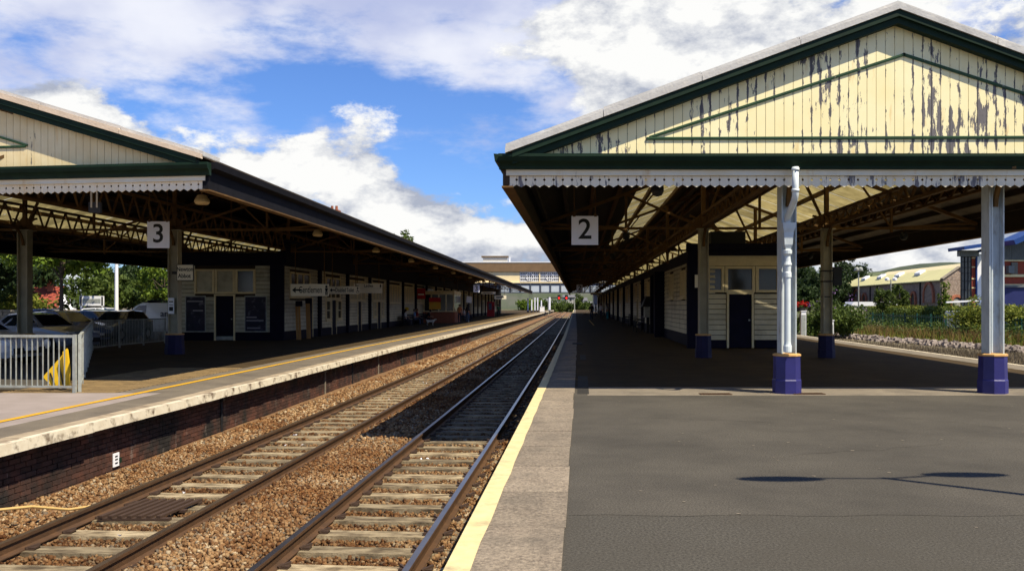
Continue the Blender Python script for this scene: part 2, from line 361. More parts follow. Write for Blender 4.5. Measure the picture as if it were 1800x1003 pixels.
SLEEP = [6.2+.70*k for k in range(0, 290)]
def make_ballast():
    rng = np.random.default_rng(3); out = []
    for v0, v1, dens, size in ((6.5, 17, 950, .038), (17, 34, 300, .056), (34, 80, 75, .10)):
        n = int((v1-v0)*6.5*dens); u = rng.uniform(-7.15, -.75, n); v = rng.uniform(v0, v1, n)
        ph = (v-SLEEP[0]) % .70; on_s = (ph < .14) | (ph > .56)
        rt = np.minimum(np.abs(u+2.4), np.abs(u+5.4)); inside = (rt < .72) | ((u > -1.7) & (rt < 1.15) & (rng.random(n) < .6))
        keep = ~(on_s & inside & (rng.random(n) > .2))
        for r in (-1.665, -3.135, -4.665, -6.135): keep &= ~(np.abs(u-r) < .085)
        keep &= ~((u > -1.0) & (rng.random(n) > .5)); keep &= u > -7.25
        u = u[keep]; v = v[keep]; n = len(u)
        z = np.interp(u, BU, BZ)+rng.uniform(-.015, .03, n)
        out.append((np.stack([u+np.array([curve_c(b) for b in v]), v, z], 1), size*rng.uniform(.55, 1.35, n)))
    P = np.concatenate([a for a, _ in out]); S = np.concatenate([b for _, b in out]); n = len(P)
    cube = np.array([[-1, -1, -1], [1, -1, -1], [1, 1, -1], [-1, 1, -1], [-1, -1, 1], [1, -1, 1], [1, 1, 1], [-1, 1, 1]], float)*.5
    V = cube[None]*(1+rng.uniform(-.45, .3, (n, 8, 3))); V *= rng.uniform(.55, 1.1, (n, 1, 3))
    q = rng.normal(size=(n, 4)); q /= np.linalg.norm(q, axis=1)[:, None]; w, x, y, zz = q.T
    R = np.stack([1-2*(y*y+zz*zz), 2*(x*y-zz*w), 2*(x*zz+y*w), 2*(x*y+zz*w), 1-2*(x*x+zz*zz), 2*(y*zz-x*w), 2*(x*zz-y*w), 2*(y*zz+x*w), 1-2*(x*x+y*y)], 1).reshape(n, 3, 3)
    V = np.einsum('nij,nkj->nki', R, V)*S[:, None, None]+P[:, None, :]
    F = np.array(MB.BF); FF = (F[None]+(np.arange(n)*8)[:, None, None]).reshape(-1, 4)
    me = bpy.data.meshes.new('ballast_stones'); me.vertices.add(n*8); me.vertices.foreach_set('co', V.reshape(-1))
    me.loops.add(n*24); me.loops.foreach_set('vertex_index', FF.reshape(-1).astype(np.int32)); me.polygons.add(n*6)
    me.polygons.foreach_set('loop_start', np.arange(n*6, dtype=np.int32)*4); me.update(calc_edges=True)
    m, nt, p = new_mat('ballast_stone'); vec, geo = npos(nt)
    cr = nt.nodes.new('ShaderNodeValToRGB'); nt.links.new(geo.outputs['Random Per Island'], cr.inputs[0])
    e = cr.color_ramp.elements; e[0].position = 0; e[0].color = (.085, .040, .017, 1); e[1].position = 1; e[1].color = (.42, .33, .21, 1)
    for ps, c in ((.25, (.155, .080, .034, 1)), (.55, (.25, .145, .066, 1)), (.8, (.31, .21, .11, 1)), (.9, (.12, .095, .07, 1))):
        k = e.new(ps); k.color = c
    # rusty brake dust close to the rails
    sx = nt.nodes.new('ShaderNodeSeparateXYZ'); nt.links.new(geo.outputs['Position'], sx.inputs[0])
    big = nramp(nt, nnoise(nt, vec, .55, 4, .6), .45, .62)
    c2 = nmix(nt, big, cr.outputs[0], nmix(nt, 1, cr.outputs[0], (.62, .48, .36), 'MULTIPLY'))
    def mth(op, x, y):
        n_ = nt.nodes.new('ShaderNodeMath'); n_.operation = op
        for i_, q_ in enumerate((x, y)):
            if isinstance(q_, (int, float)): n_.inputs[i_].default_value = q_
            else: nt.links.new(q_, n_.inputs[i_])
        return n_.outputs[0]
    uu_ = mth('SUBTRACT', sx.outputs[0], mth('MULTIPLY', sx.outputs[1], .0768)); nz = nramp(nt, nnoise(nt, vec, 2.5, 4, .6), .25, .6)
    for uc_, amt in ((-2.4, .55), (-5.4, .8)):
        d_ = nramp(nt, mth('ABSOLUTE', mth('SUBTRACT', uu_, uc_), 0), 1.15, .75); f_ = mth('MULTIPLY', mth('MULTIPLY', d_, nz), amt)
        c2 = nmix(nt, f_, c2, nmix(nt, 1, c2, (.38, .33, .28), 'MULTIPLY'))
    nt.links.new(c2, p.inputs['Base Color']); p.inputs['Roughness'].default_value = .9; p.inputs['Specular IOR Level'].default_value = .15
    me.materials.append(m); T(link('ballast_stones', me), kind='stuff', label='loose brown and tan track ballast stones', cat='ballast')
make_ballast()

# --- the two tracks
def rail_prof(w=1.0):
    h = .159; return [(-.07, 0), (-.07, .012), (-.012, .032), (-.010, .115), (-.035, .125), (-.036, h), (.036, h), (.035, .125), (.010, .115), (.012, .032), (.07, .012), (.07, 0)]
def sleeper_mesh():
    mb = MB(); z0, z1 = -.2, 0
    mb.add([(-1.26, -.15, z0), (1.26, -.15, z0), (1.26, .15, z0), (-1.26, .15, z0), (-1.25, -.13, z1), (1.25, -.13, z1), (1.25, .13, z1), (-1.25, .13, z1)], MB.BF)
    for i in range(0): pass
    return mb.mesh('sleeper', M['sleeper'])
SLM = sleeper_mesh()
def clip_mesh():
    mb = MB(); mb.box(-.17, .17, -.06, .06, .0, .014)
    for s in (-1, 1):
        mb.box(s*.12-.05, s*.12+.05, -.05, .05, .0, .03); mb.beam((s*.07, -.06, .02), (s*.17, .05, .045), .025, .025)
    return mb.mesh('rail_fastening', M['clip'])
CLM = clip_mesh()
ZS = -1.075
for ci, (uc, label, topm) in enumerate(((-2.4, 'right-hand track with bright rails beside the grey platform edge', 'rail_top'), (-5.4, 'left-hand track with dull rusty rails below the brick platform wall', 'rail_top_dull'))):
    tr = thing('railway_track', label, 'railway track', wR(uc, 0, ZS), 'pair of railway tracks between the platforms')
    path = [wR(0, v, ZS) for v in stations(-4, 60, 2)+stations(65, 330, 6)]
    for s in (-.735, .735):
        mb = MB().sweep([(a+uc+s, b) for a, b in rail_prof()], path); r = mb.build('rail', M['rail_rust'], tr)
        mb = MB().sweep([(uc+s-.032, .1585), (uc+s-.032, .162), (uc+s+.032, .162), (uc+s+.032, .1585)], path); mb.build('running_surface', M[topm], r)
    for v in SLEEP:
        sl = put('sleeper', SLM, tr, wR(uc, v, ZS), ANG_R)
        sl.rotation_euler = (random.uniform(-.01, .01), random.uniform(-.004, .004), ANG_R+random.uniform(-.006, .006))
        if v < 42:
            for s in (-.735, .735): link('rail_fastening', CLM, sl, (s, 0, 0))

# --- right platform
pf = thing('platform', None, None, (0, 0, 0)); T(pf, kind='structure')
mb = MB()
strip(mb, lambda v: -.2, uRe, 6.75, 15.75, 0, 0); strip(mb, lambda v: -.2, uRe, -8, 6.75, 0, 3)
strip(mb, lambda v: .12, uRe, 15.75, 17.35, .0, 1)
strip(mb, lambda v: -.2, lambda v: .12, 15.75, 17.35, .0, 0)
strip(mb, lambda v: -.2, uRe, 17.35, 300, 0, 2, 6)
strip(mb, lambda v: -.79, lambda v: -.19, -8, 300, .002, 1)
mb.build('surface', [M['asphalt'], M['concrete'], M['platform_paving'], M['asphalt_near']], pf)
b = MB()
for i in range(150):
    v = random.uniform(4.5, 15.5); u = random.uniform(.1, 10.5); r = random.uniform(.008, .022); x, y, _ = wR(u, v, 0)
    b.add([(x+r*math.cos(a)*random.uniform(.7, 1.3), y+r*math.sin(a), .0035) for a in [i*math.pi/3 for i in range(6)]], [tuple(range(6))])
seam = lambda name, pts, w_, m_: MB().add([wR(*p, .0022) for q in pts for p in ((q[0]-w_[0]*random.uniform(.6, 1.4), q[1]-w_[1]*random.uniform(.6, 1.4)), (q[0]+w_[0]*random.uniform(.6, 1.4), q[1]+w_[1]*random.uniform(.6, 1.4)))], [(2*i, 2*i+1, 2*i+3, 2*i+2) for i in range(len(pts)-1)]).build(name, m_, pf)
seam('tar_seam', [(-.1+.3*i, 6.76+.03*math.sin(i*1.7)) for i in range(37)], (0, .008), M['asphalt_near'])
for (u0_, v0_, du, dv, n_) in ((2.2, 9.4, .16, .05, 14), (5.5, 11.6, -.12, .14, 12), (1.0, 12.6, .17, -.03, 10), (6.6, 8.2, .15, .10, 9)):
    pts = []; uu, vv_ = u0_, v0_
    for i in range(n_): pts.append((uu, vv_)); uu += du+random.uniform(-.07, .07); vv_ += dv+random.uniform(-.07, .07)
    seam('crack', pts, (.002, .005), M['asphalt_near'])
T(b.build('gum_specks', M['concrete'], pf), kind='stuff')
mb = MB()
for vv in (stations(-8, 300, 6),):
    for i in range(len(vv)-1):
        a, b = vv[i], vv[i+1]
        mb.quad(wR(-.62, a, -.03), wR(-.62, b, -.03), wR(-.62, b, -1.2), wR(-.62, a, -1.2)); mb.quad(wR(uRe(a), a, 0), wR(uRe(a), a, -1.3), wR(uRe(b), b, -1.3), wR(uRe(b), b, 0))
mb.box(-.6, 14, 299.9, 300, -1.3, -.01)
mb.build('platform_wall', M['concrete'], pf)
v = .25; k = 0
while v < 298:
    ln = 1.22 if v < 150 else 6.1
    b = MB(); a0, a1 = v+.009, v+ln-.009; j = random.uniform(0, .006); jr = random.uniform(-.012, .012)
    b.box(-.82, -.12+jr, a0, a1, -.13, .008+j); b.build('coping_slab', M['slab'], pf, wR)
    v += ln
b = MB(); vv = stations(-2, 298, .61)
for i in range(len(vv)-1):
    ra, rb = -.665+.006*math.sin(i*2.3), -.665+.006*math.sin((i+1)*2.3)
    b.quad(wR(-.822, vv[i], .0185), wR(ra, vv[i], .0185), wR(rb, vv[i+1], .0185), wR(-.822, vv[i+1], .0185))
    b.quad(wR(-.823, vv[i], -.07), wR(-.823, vv[i], .0185), wR(-.823, vv[i+1], .0185), wR(-.823, vv[i+1], -.07))
T(b.build('edge_line', M['pale_paint'], pf), label='pale yellow painted line along the platform edge')
b = MB(); strip(b, lambda v: uRe(v)-.16, uRe, -8, 298, .006); b.build('edge_line', M['coping_white'], pf)
b = MB(); strip(b, lambda v: uRe(v)-.95, lambda v: uRe(v)-.17, -8, 298, .004); b.build('edging_strip', M['concrete'], pf)
M['tar'] = pm('tar', (.018, .016, .014), (.03, .027, .022), 3, .85, .4, 80)
for (a0, a1, c0, c1) in ((-.06, .15, 16.0, 20.0), (.0, .17, 26, 28.5), (-.3, .1, 36, 37.5)):
    MB().box(a0, a1, c0, c1, .0, .022 if a0 < -.1 else .005).build('tar_patch', M['tar'], pf, wR)
b = MB(); b.quad(wR(1.2, 70, .005), wR(1.3, 70, .005), wR(1.3, 95, .005), wR(1.2, 95, .005)); T(b.build('yellow_mark', M['yellow'], pf), label='faded yellow line on the shaded platform')
for (uu, vv_) in ((2.42, 15.95), (4.1, 16.0)):
    dg = thing('drain_grate', 'rusty iron drain grate set in the pale paving '+('left of the downpipe column' if uu < 3 else 'at the foot of the downpipe column'), 'drain', wR(uu, vv_, .003), 'drain grates')
    fr = MB(); fr.box(-.28, .28, -.11, -.085, 0, .01); fr.box(-.28, .28, .085, .11, 0, .01); fr.box(-.28, -.255, -.0845, .0845, 0, .01); fr.box(.255, .28, -.0845, .0845, 0, .01)
    me = fr.mesh('grate_frame', M['rail_rust']); link('grate_frame', me, dg)
    sl_ = MB().box(-.008, .008, -.083, .083, .001, .009).mesh('grate_bar', M['rail_rust'])
    for q in range(12): link('grate_bar', sl_, dg, (-.235+q*.0427, 0, 0))
    link('grate_pit_shade', MB().quad((-.254, -.084, .0005), (.254, -.084, .0005), (.254, .084, .0005), (-.254, .084, .0005)).mesh('grate_pit_shade', M['black']), dg)  # flat black sheet stands in for the shaded hollow under the bars

# --- left platform
ZL = -.1
pl = thing('platform', None, None, (0, 0, ZL)); T(pl, kind='structure')
mb = MB()
strip(mb, lambda v: uLe(v)-1.95, lambda v: uLe(v)-.36, 17.2, 290, ZL, 0, 4)
strip(mb, lambda v: -70, lambda v: uLe(v)-.36, -8, 17.2, ZL, 1, 4)
strip(mb, lambda v: -70, lambda v: uLe(v)-1.95, 17.2, 290, ZL, 2, 4)
mb.build('surface', [M['left_tarmac'], M['pink_concrete'], M['platform_paving']], pl)
b = MB(); strip(b, lambda v: uLe(v)-1.06, lambda v: uLe(v)-.36, -8, 17.2, ZL+.004, 0, 3, wR, .03); b.build('tarmac_strip', M['left_tarmac'], pl)
b = MB(); strip(b, lambda v: uLe(v)-1.55, lambda v: uLe(v)-1.40, -4, 288, ZL+.008, 0, 1.2, wR, .006); T(b.build('yellow_line', M['yellow'], pl), label='yellow safety line running along the platform')
# blocks of paving, in the sunlit patch and a little way into the shade
b = MB(); row = 0; vv_ = 17.23
while vv_ < 24:
    uu = uLe(vv_)-1.97-(row % 2)*.1
    while uu > -11.2:
        h = ZL+.006+random.uniform(0, .006); x1, x0 = uu, uu-.192
        b.add([wR(x0, vv_, ZL), wR(x1, vv_, ZL), wR(x1, vv_+.092, ZL), wR(x0, vv_+.092, ZL), wR(x0+.006, vv_+.006, h), wR(x1-.006, vv_+.006, h), wR(x1-.006, vv_+.086, h), wR(x0+.006, vv_+.086, h)], MB.BF[1:])
        uu -= .2
    vv_ += .1; row += 1
T(b.build('paving_blocks', M['paver'], pl), kind='stuff')
v = -4
while v < 288:
    ln = 1.52 if v < 120 else 7.6; b = MB(); e = uLe(v); a0, a1 = v+.007, v+ln-.007; top = ZL+.012+random.uniform(0, .008); jj = random.uniform(-.008, .008)
    b.add([(e-.37, a0, ZL-.09), (e+jj, a0, ZL-.12), (e+jj, a1, ZL-.12), (e-.37, a1, ZL-.09), (e-.37, a0, top), (e+jj-.015, a0, top), (e+jj-.015, a1, top), (e-.37, a1, top), (e-.13, a0, top+.001), (e-.13, a1, top+.001)],
          [(0, 3, 2, 1), (4, 8, 9, 7), (0, 1, 5, 8, 4), (2, 3, 7, 9, 6), (3, 0, 4, 7)], 0)
    b.add([(e+jj, a0, ZL-.12), (e+jj, a1, ZL-.12), (e+jj-.015, a1, top), (e+jj-.015, a0, top), (e-.13, a1, top+.001), (e-.13, a0, top+.001)], [(0, 1, 2, 3), (3, 2, 4, 5)], 1)
    b.build('coping_stone', [M['coping_top'], M['coping_white']], pl, wR); v += ln
WB = .26      # how far the wall stands back under the coping
mb = MB(); vv = stations(-4, 290, 4)
for i in range(len(vv)-1):
    a, c = vv[i], vv[i+1]; mb.quad(wR(uLe(a)-WB-.02, a, -1.2), wR(uLe(c)-WB-.02, c, -1.2), wR(uLe(c)-WB-.02, c, ZL-.1), wR(uLe(a)-WB-.02, a, ZL-.1))
mb.build('wall_core', M['mortar'], pl)
bms = [MB().box(-.1, .022, -.1075, .1075, -.0325, .0325).mesh('brick', M['brick_dark']), MB().box(-.1, .017, -.1075, .1075, -.031, .0325).mesh('brick', M['brick_dark'])]
cnt = 0; b = MB(); v = 8.6; col_i = 0
while v < 62:
    for cs in range(12):
        z = -1.10+.0375+cs*.075; vo = v+(.1175 if cs % 2 else 0); w = .215
        if z > ZL-.14: continue
        p = wR(uLe(vo)-WB, vo, z)
        if cnt < 300 and v > 9.3:
            put('brick', bms[random.random() < .5], pl, p, ANG_R); cnt += 1
        else:
            pr = random.uniform(.014, .024); e = uLe(vo)-WB
            b.add([wR(e+q*pr-(1-q)*.02, vo+sv*.1075, z+sz*.0325) for q in (0, 1) for sv, sz in ((-1, -1), (1, -1), (1, 1), (-1, 1))], [(4, 5, 6, 7), (0, 1, 5, 4), (1, 2, 6, 5), (2, 3, 7, 6), (3, 0, 4, 7)])
    v += .235
T(b.build('brickwork', M['brick_stuff'], pl), kind='stuff')
# whitish streaks, number plate and pipes on the wall
npz = thing('number_plate', 'small white number plate fixed low on the brick platform wall', 'sign', wR(uLe(13.8)-WB+.03, 13.8, -.80))
npz.rotation_euler = (0, 0, ANG_R); npz.scale = (1, .8, .8)
link('plate', MB().box(0, .012, -.11, .11, -.13, .13).mesh('plate', M['white']), npz)
link('plate_marks', MB().box(.0125, .014, -.05, .05, .05, .08).box(.0125, .014, -.05, .05, -.01, .02).box(.0125, .014, -.05, .05, -.08, -.05).mesh('plate_marks', M['ink']), npz)
link('bracket', MB().box(.0, .03, .1, .16, -.08, .02).mesh('bracket', M['green']), npz)
for i, vv_ in enumerate((18.0, 25.7, 29, 33, 41)):
    mb = MB(); e = uLe(vv_)-WB+.035; mb.tube([wR(e, vv_, -1.08), wR(e, vv_, -.2)], .028, 8)
    mb.box(*(wR(e-.03, vv_, 0)[0], wR(e+.05, vv_, 0)[0]), vv_-.06, vv_+.06, -.34, -.26); T(mb.build('wall_pipe', M['black'] if i % 2 == 0 else M['concrete']), ['black drain pipe on the near brick platform wall', 'pale pipe on the platform wall, next after the black one', 'third wall pipe along the brick platform wall', 'fourth wall pipe along the brick platform wall', 'farthest wall pipe on the brick platform wall'][i], 'pipe', 'pipes on the platform wall')
# things lying on the track
hz = thing('ballast_grille', 'dark ribbed metal grille lying between the left-hand rails', 'grille', wR(-5.55, 11.5, ZS))
for i in range(7):
    MB().beam(wR(-5.96+.12*i, 11.0, ZS+.05), wR(-5.86+.12*i, 12.0, ZS+.05), .06, .03).build('slat', M['clip'], hz)
for vv_ in (11.05, 11.5, 11.95): MB().beam(wR(-6.0, vv_, ZS+.02), wR(-5.1, vv_-.02, ZS+.02), .09, .03).build('cross_bar', M['clip'], hz)
T(MB().tube([wR(-6.85, 8.5, -.93), wR(-6.9, 9.4, -.8), wR(-6.72, 10.0, -.72), wR(-6.5, 10.5, -.78), wR(-6.35, 11.0, -.93), wR(-6.22, 11.6, -1.0)], .017, 8).build('cable', flat('cable_tan', (.5, .33, .12))), 'tan cable looping over the ballast beside the wall', 'cable')
for i in range(12):
    c = random.choice(((-5.4, 9.6), (-5.3, 12.5), (-2.6, 15), (-5.2, 25), (-5.6, 17), (-5.3, 30), (-5.6, 8.9)))
    x, y = c[0]+random.gauss(0, .25), c[1]+random.gauss(0, .5); s = random.uniform(.02, .05)
    mb = MB(); pts = [Vector(wR(x+random.uniform(-s, s), y+random.uniform(-s, s), ZS+.03+random.uniform(0, .04))) for _ in range(5)]
    mb.add([p for p in pts]+[p+Vector((.004, 0, .006)) for p in pts], [(0, 1, 2, 3, 4), (9, 8, 7, 6, 5), (0, 1, 6, 5), (1, 2, 7, 6), (2, 3, 8, 7), (3, 4, 9, 8), (4, 0, 5, 9)])
    T(mb.build('paper_scrap', M['white']), 'scrap of white litter lying between the rails', 'litter', 'litter on the tracks')
# ------------------------------------------------------------------ the two platform canopies
def h_column_mesh(h, mat, name='column'):
    mb = MB(); mb.box(-.135, -.115, -.14, .14, .55, h); mb.box(.115, .135, -.14, .14, .55, h); mb.box(-.1148, .1148, -.012, .012, .55, h)
    mb.box(-.22, .22, -.2, .2, h, h+.03)
    return mb.mesh(name, mat)
def base_mesh():
    a = math.pi/8; r = 1/math.cos(a)
    return MB().lathe([(.236*r, 0), (.236*r, .235), (.224*r, .258), (.218*r, .67), (.20*r, .67)], n=8, ph=a).mesh('column_base', M['navy_bright'])
def cap_mesh():
    a = math.pi/8; r = 1/math.cos(a)
    return MB().lathe([(.21*r, .67), (.231*r, .678), (.231*r, .706), (.205*r, .722), (.15*r, .727)], n=8, ph=a).mesh('base_cap', M['tan_band'])
BASE = base_mesh(); CAP = cap_mesh(); BASE_SHADED = BASE.copy(); BASE_SHADED.materials[0] = M['navy_shaded']
def bracket(mb, u, z, s, reach=.55, rise=.75):     # curved knee bracket, one side
    prev = None
    for i in range(7):
        t = i/6*math.pi/2; p = (u+s*(.1+reach*(1-math.cos(t))), 0, z+rise*math.sin(t)-.0)
        q = (u+s*(.1+reach*(1-math.cos(t))), 0, z+rise*math.sin(t))
        if prev: mb.beam(prev, q, .06, .07, up=(0, 1, 0))
        prev = q
def canopy(P):
    w = P['w']; uA, uB, uR = P['uA'], P['uB'], P['uR']; ez = P['ez']; k = P['slope']; F = P['F']; v1 = P['v1']; ang = P['ang']; cm = P['cream']; side = P['side']
    rz = ez+.04+k*(uR-uA)
    def roof(u): return rz-k*abs(u-uR)
    c0 = w(uR, F(uR), 0)
    cn = thing('platform_canopy', P['label'], 'canopy', (c0[0], c0[1], 0), 'station platform canopies')
    fw = lambda u, d, z: w(u, F(u)+d, z)
    fv = max(F(uA), F(uB))
    vst = [None]+stations(fv+1.2, v1, 6)
    def vv(u, v): return F(u)-.22 if v is None else v
    # roof sheets in strips; gaps between the strips are filled by skylight sheets
    for s, ue in ((-1, uA), (1, uB)):
        half = abs(ue-uR)
        for si, (d0, d1) in enumerate([(0, P['glaze'][s][0]), (P['glaze'][s][1], 99)] if s in P['gsides'] else [(0, 99)]):
            d1 = min(d1, half); a, b = ue-s*d0, ue-s*d1; mb = MB()
            pts = []
            for v in vst:
                for (u, dz) in ((a, 0), (b, 0), (b, .05), (a, .05)): pts.append(w(u, vv(u, v), roof(u)+dz))
            n = len(vst); fs = [(i*4+q, i*4+(q+1) % 4, (i+1)*4+(q+1) % 4, (i+1)*4+q) for i in range(n-1) for q in range(4)]+[(0, 1, 2, 3), (4*n-4, 4*n-3, 4*n-2, 4*n-1)]
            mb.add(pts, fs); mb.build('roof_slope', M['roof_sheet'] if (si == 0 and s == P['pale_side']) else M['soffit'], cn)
        d0, d1 = P['glaze'].get(s, (1, 2)); a, b = ue-s*d0, ue-s*d1; v = fv+.3; stuff = MB(); i = 0
        while v < min(v1-1, P['gmax'].get(s, 0)) and s in P['gsides']:
            wd = .96 if v < fv+62 else 6
            mb = MB() if wd < 2 else stuff; z0 = .012*(i % 2)
            mb.add([w(a, v+.01, roof(a)+.01+z0), w(a, v+wd-.01, roof(a)+.01+z0), w(b, v+wd-.01, roof(b)+.01+z0), w(b, v+.01, roof(b)+.01+z0),
                    w(a, v+.01, roof(a)+.02+z0), w(a, v+wd-.01, roof(a)+.02+z0), w(b, v+wd-.01, roof(b)+.02+z0), w(b, v+.01, roof(b)+.02+z0)], MB.BF)
            if wd < 2: mb.build('skylight_sheet', M['skylight'], cn)
            v += wd+.0; i += 1
        lim = P['gmax'].get(s, 0)
        if s in P['gsides'] and lim < v1:
            vs9 = stations(lim, v1, 6); mb = MB(); pts = []
            for v in vs9:
                for (u, dz) in ((a, 0), (b, 0), (b, .05), (a, .05)): pts.append(w(u, v, roof(u)+dz))
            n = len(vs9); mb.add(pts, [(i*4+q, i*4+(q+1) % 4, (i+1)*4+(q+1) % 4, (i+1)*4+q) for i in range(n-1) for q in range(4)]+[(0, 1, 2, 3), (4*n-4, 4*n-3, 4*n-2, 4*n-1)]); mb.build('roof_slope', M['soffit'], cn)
        if stuff.v: T(stuff.build('far_skylights', M['skylight'], cn), kind='stuff')
        # purlins
        for d in P['purlins']:
            u = ue-s*d; mb = MB(); ps = [(u, vv(u, v)+(.25 if v is None else 0), roof(u)) for v in vst]; n = len(ps); pts = []
            for p in ps:
                for a_, b_ in ((-.05, -.16), (.05, -.16), (.05, -.004), (-.05, -.004)): pts.append(w(p[0]+a_, p[1], p[2]+b_))
            mb.add(pts, [(i*4+q, i*4+(q+1) % 4, (i+1)*4+(q+1) % 4, (i+1)*4+q) for i in range(n-1) for q in range(4)]+[(3, 2, 1, 0), (4*n-4, 4*n-3, 4*n-2, 4*n-1)])
            mb.build('purlin', M['iron'] if .9 < d else M['soffit'], cn)
        # deep eaves beam and gutter along the side
        vs2 = [F(ue)-.02]+[x for x in vst[1:]]
        for nm, prof, mt in (('eaves_beam', [(-.06, ez-.52), (.06, ez-.52), (.06, ez+.03), (-.06, ez+.03)], P['beam_mat']), ('eaves_gutter', [(s*.062, ez-.16), (s*.20, ez-.10), (s*.22, ez+.03), (s*.062, ez+.02)], P['gut'])):
            mb = MB(); mb.sweep(prof, [(ue, v, 0) for v in vs2]); mb.build(nm, M[mt], cn, w)
        mb = MB(); mb.sweep([(-.10, ez-.56), (.10, ez-.56), (.10, ez-.53), (-.10, ez-.53)], [(ue-s*.02, v, 0) for v in vs2]); mb.build('beam_flange', M['iron'], cn, w)
    # lead cappings up both rakes of the end gable, bargeboards, cornice
    for s, ue in ((-1, uA), (1, uB)):
        L = abs(ue-uR); nseg = P['nseg']
        for i in range(nseg):
            f0, f1 = i/nseg, (i+1)/nseg; a, b = ue+(uR-ue)*f0, ue+(uR-ue)*f1-s*(-.01 if i < nseg-1 else 0); o = random.uniform(-.012, .012)
            mb = MB(); mb.prism([(a, -.26, roof(a)-.035), (b, -.26, roof(b)-.035), (b, -.26, roof(b)+.07+o), (a, -.26, roof(a)+.07+o)], (0, .10, 0), 0)
            mb.prism([(a, -.16, roof(a)+.03), (b, -.16, roof(b)+.03), (b, -.16, roof(b)+.14+o), (a, -.16, roof(a)+.14+o)], (0, .9, 0), 1); mb.build('verge_capping', [M['capping_tan'] if P['tan'] else M['capping'], M['capping']], cn, fw)
        for (dz0, dz1, t0, t1) in ((-.045, -.15, -.23, -.02), (-.15, -.26, -.17, -.02)):
            a, b = ue-s*.12, uR; mb = MB(); mb.prism([(a, t0, roof(a)+dz0), (b, t0, roof(b)+dz0), (b, t0, roof(b)+dz1), (a, t0, roof(a)+dz1)], (0, t1-t0, 0)); mb.build('bargeboard', M['green'], cn, fw)
    fz = ez-.25
    def along(name, prof, mat, u0=uA-.1, u1=uB+.1, z=0):
        mb = MB(); mb.prism([(u0, y, zz+z) for y, zz in prof], (u1-u0, 0, 0)); return mb.build(name, mat, cn, fw)
    along('cornice', [(0, fz), (-.09, fz), (-.10, fz+.05), (-.13, fz+.09), (-.19, fz+.13), (-.22, fz+.20), (-.22, ez), (0, ez)], M['green'], uA-.12, uB+.12)
    along('fascia_board', [(0, fz-.085), (-.035, fz-.085), (-.035, fz-.002), (0, fz-.002)], cm[1], uA, uB)
    along('fascia_bead', [(0, fz-.105), (-.055, fz-.105), (-.055, fz-.087), (0, fz-.087)], cm[1], uA, uB)
    # gable boards
    pitch = .161; x0, x1 = P['board_range']; u = x0; zb = ez-.06
    while u < x1:
        a, b = u+.004, min(u+pitch-.004, uB-.1)
        ta, tb = roof(a)-.12, roof(b)-.12
        pts = [(a, 0, zb), (b, 0, zb), (b, 0, max(tb, zb+.01)), (a, 0, max(ta, zb+.01))]
        if a < uR < b: pts.insert(3, (uR, 0, roof(uR)-.12))
        if max(ta, tb) > zb+.03 and b > a+.02: MB().prism(pts, (0, .022+random.uniform(0, .006), 0)).build('gable_board', cm[0], cn, fw)
        u += pitch
    u0, u1 = P['board_range']; MB().prism([(uA+.3, .04, zb), (uB-.3, .04, zb), (uR, .04, roof(uR)-.12)], (0, .02, 0)).build('gable_backing', M['soffit'], cn, fw)
    # valance: pointed boards with a round notch at every joint
    u = x0
    vz = fz-.107; vb = ez-.51
    hole = [(math.cos(t), math.sin(t)) for t in [math.pi*(-.5+i/4) for i in range(5)]]
    while u < x1:
        a, b = u+.002, u+pitch-.002; hz_ = vb+.085; r = .021; j = random.uniform(-.004, .004)
        poly = [(a, vb), ((a+b)/2, vb-.045), (b, vb)]+[(b-r*math.cos(t), hz_+r*math.sin(t)) for t in [(-math.pi/2)+i*math.pi/4 for i in range(5)]]+[(b, vz), (a, vz)]+[(a+r*math.cos(t), hz_+r*math.sin(t)) for t in [(math.pi/2)-i*math.pi/4 for i in range(5)]]
        MB().prism([(x, -.012+j, z) for x, z in poly], (0, .022, 0)).build('valance_board', cm[2], cn, fw); u += pitch
    # raised beads on the gable
    for (ua, za, ub, zb_) in P['beads']:
        mb = MB(); mb.beam((ua, -.008, za), (ub, -.008, zb_), .03, .045, up=(0, 0, 1)); mb.beam((ua, -.024, za+.012), (ub, -.024, zb_+.012), .012, .028, up=(0, 0, 1)); mb.build('gable_bead', M['green_bead'], cn, fw)
    # trusses
    tz = P['tz']; mb = MB(); cl = P['cols']
    for s, ue in ((-1, uA), (1, uB)):
        a = ue-s*.1
        mb.beam((a, 0, roof(a)-.24), (uR, 0, roof(uR)-.24), .09, .14, up=(0, 1, 0))
        hd = ue-s*P['hang']; c = min(cl, key=lambda q: abs(q-ue))
        mb.beam((ue-s*.15, 0, tz+.04), (uR, 0, tz+.04), .075, .075)
        mb.beam((hd, 0, tz-.08), (hd, 0, roof(hd)-.2), .07, .07)
        mb.beam((c, 0, tz), (c, 0, roof(c)-.2), .12, .12)
        mb.beam((c, 0, tz+.05), (hd, 0, roof(hd)-.25), .07, .08, up=(0, 1, 0)); mb.beam((hd, 0, tz+.05), (ue-s*.2, 0, roof(ue-s*.2)-.25), .06, .07, up=(0, 1, 0))
        mb.beam((c, 0, tz+.05), ((c+uR)/2, 0, roof((c+uR)/2)-.25), .07, .08, up=(0, 1, 0))
        hm = (hd+ue)/2; mb.beam((hd, 0, tz+.05), (hd+(c-hd)*.5, 0, roof(hd+(c-hd)*.5)-.25), .05, .06, up=(0, 1, 0))
        for s2 in (-1, 1): bracket(mb, c, tz+.0, s2, .32, .42)
        # gusset
        for s2 in (-1, 1): mb.prism([(c+s2*.06, -.012, tz+.04), (c+s2*.42, -.012, tz+.08), (c+s2*.06, -.012, tz+.5)], (0, .024, 0))
    mb.beam((uR, 0, tz), (uR, 0, roof(uR)-.2), .07, .07)
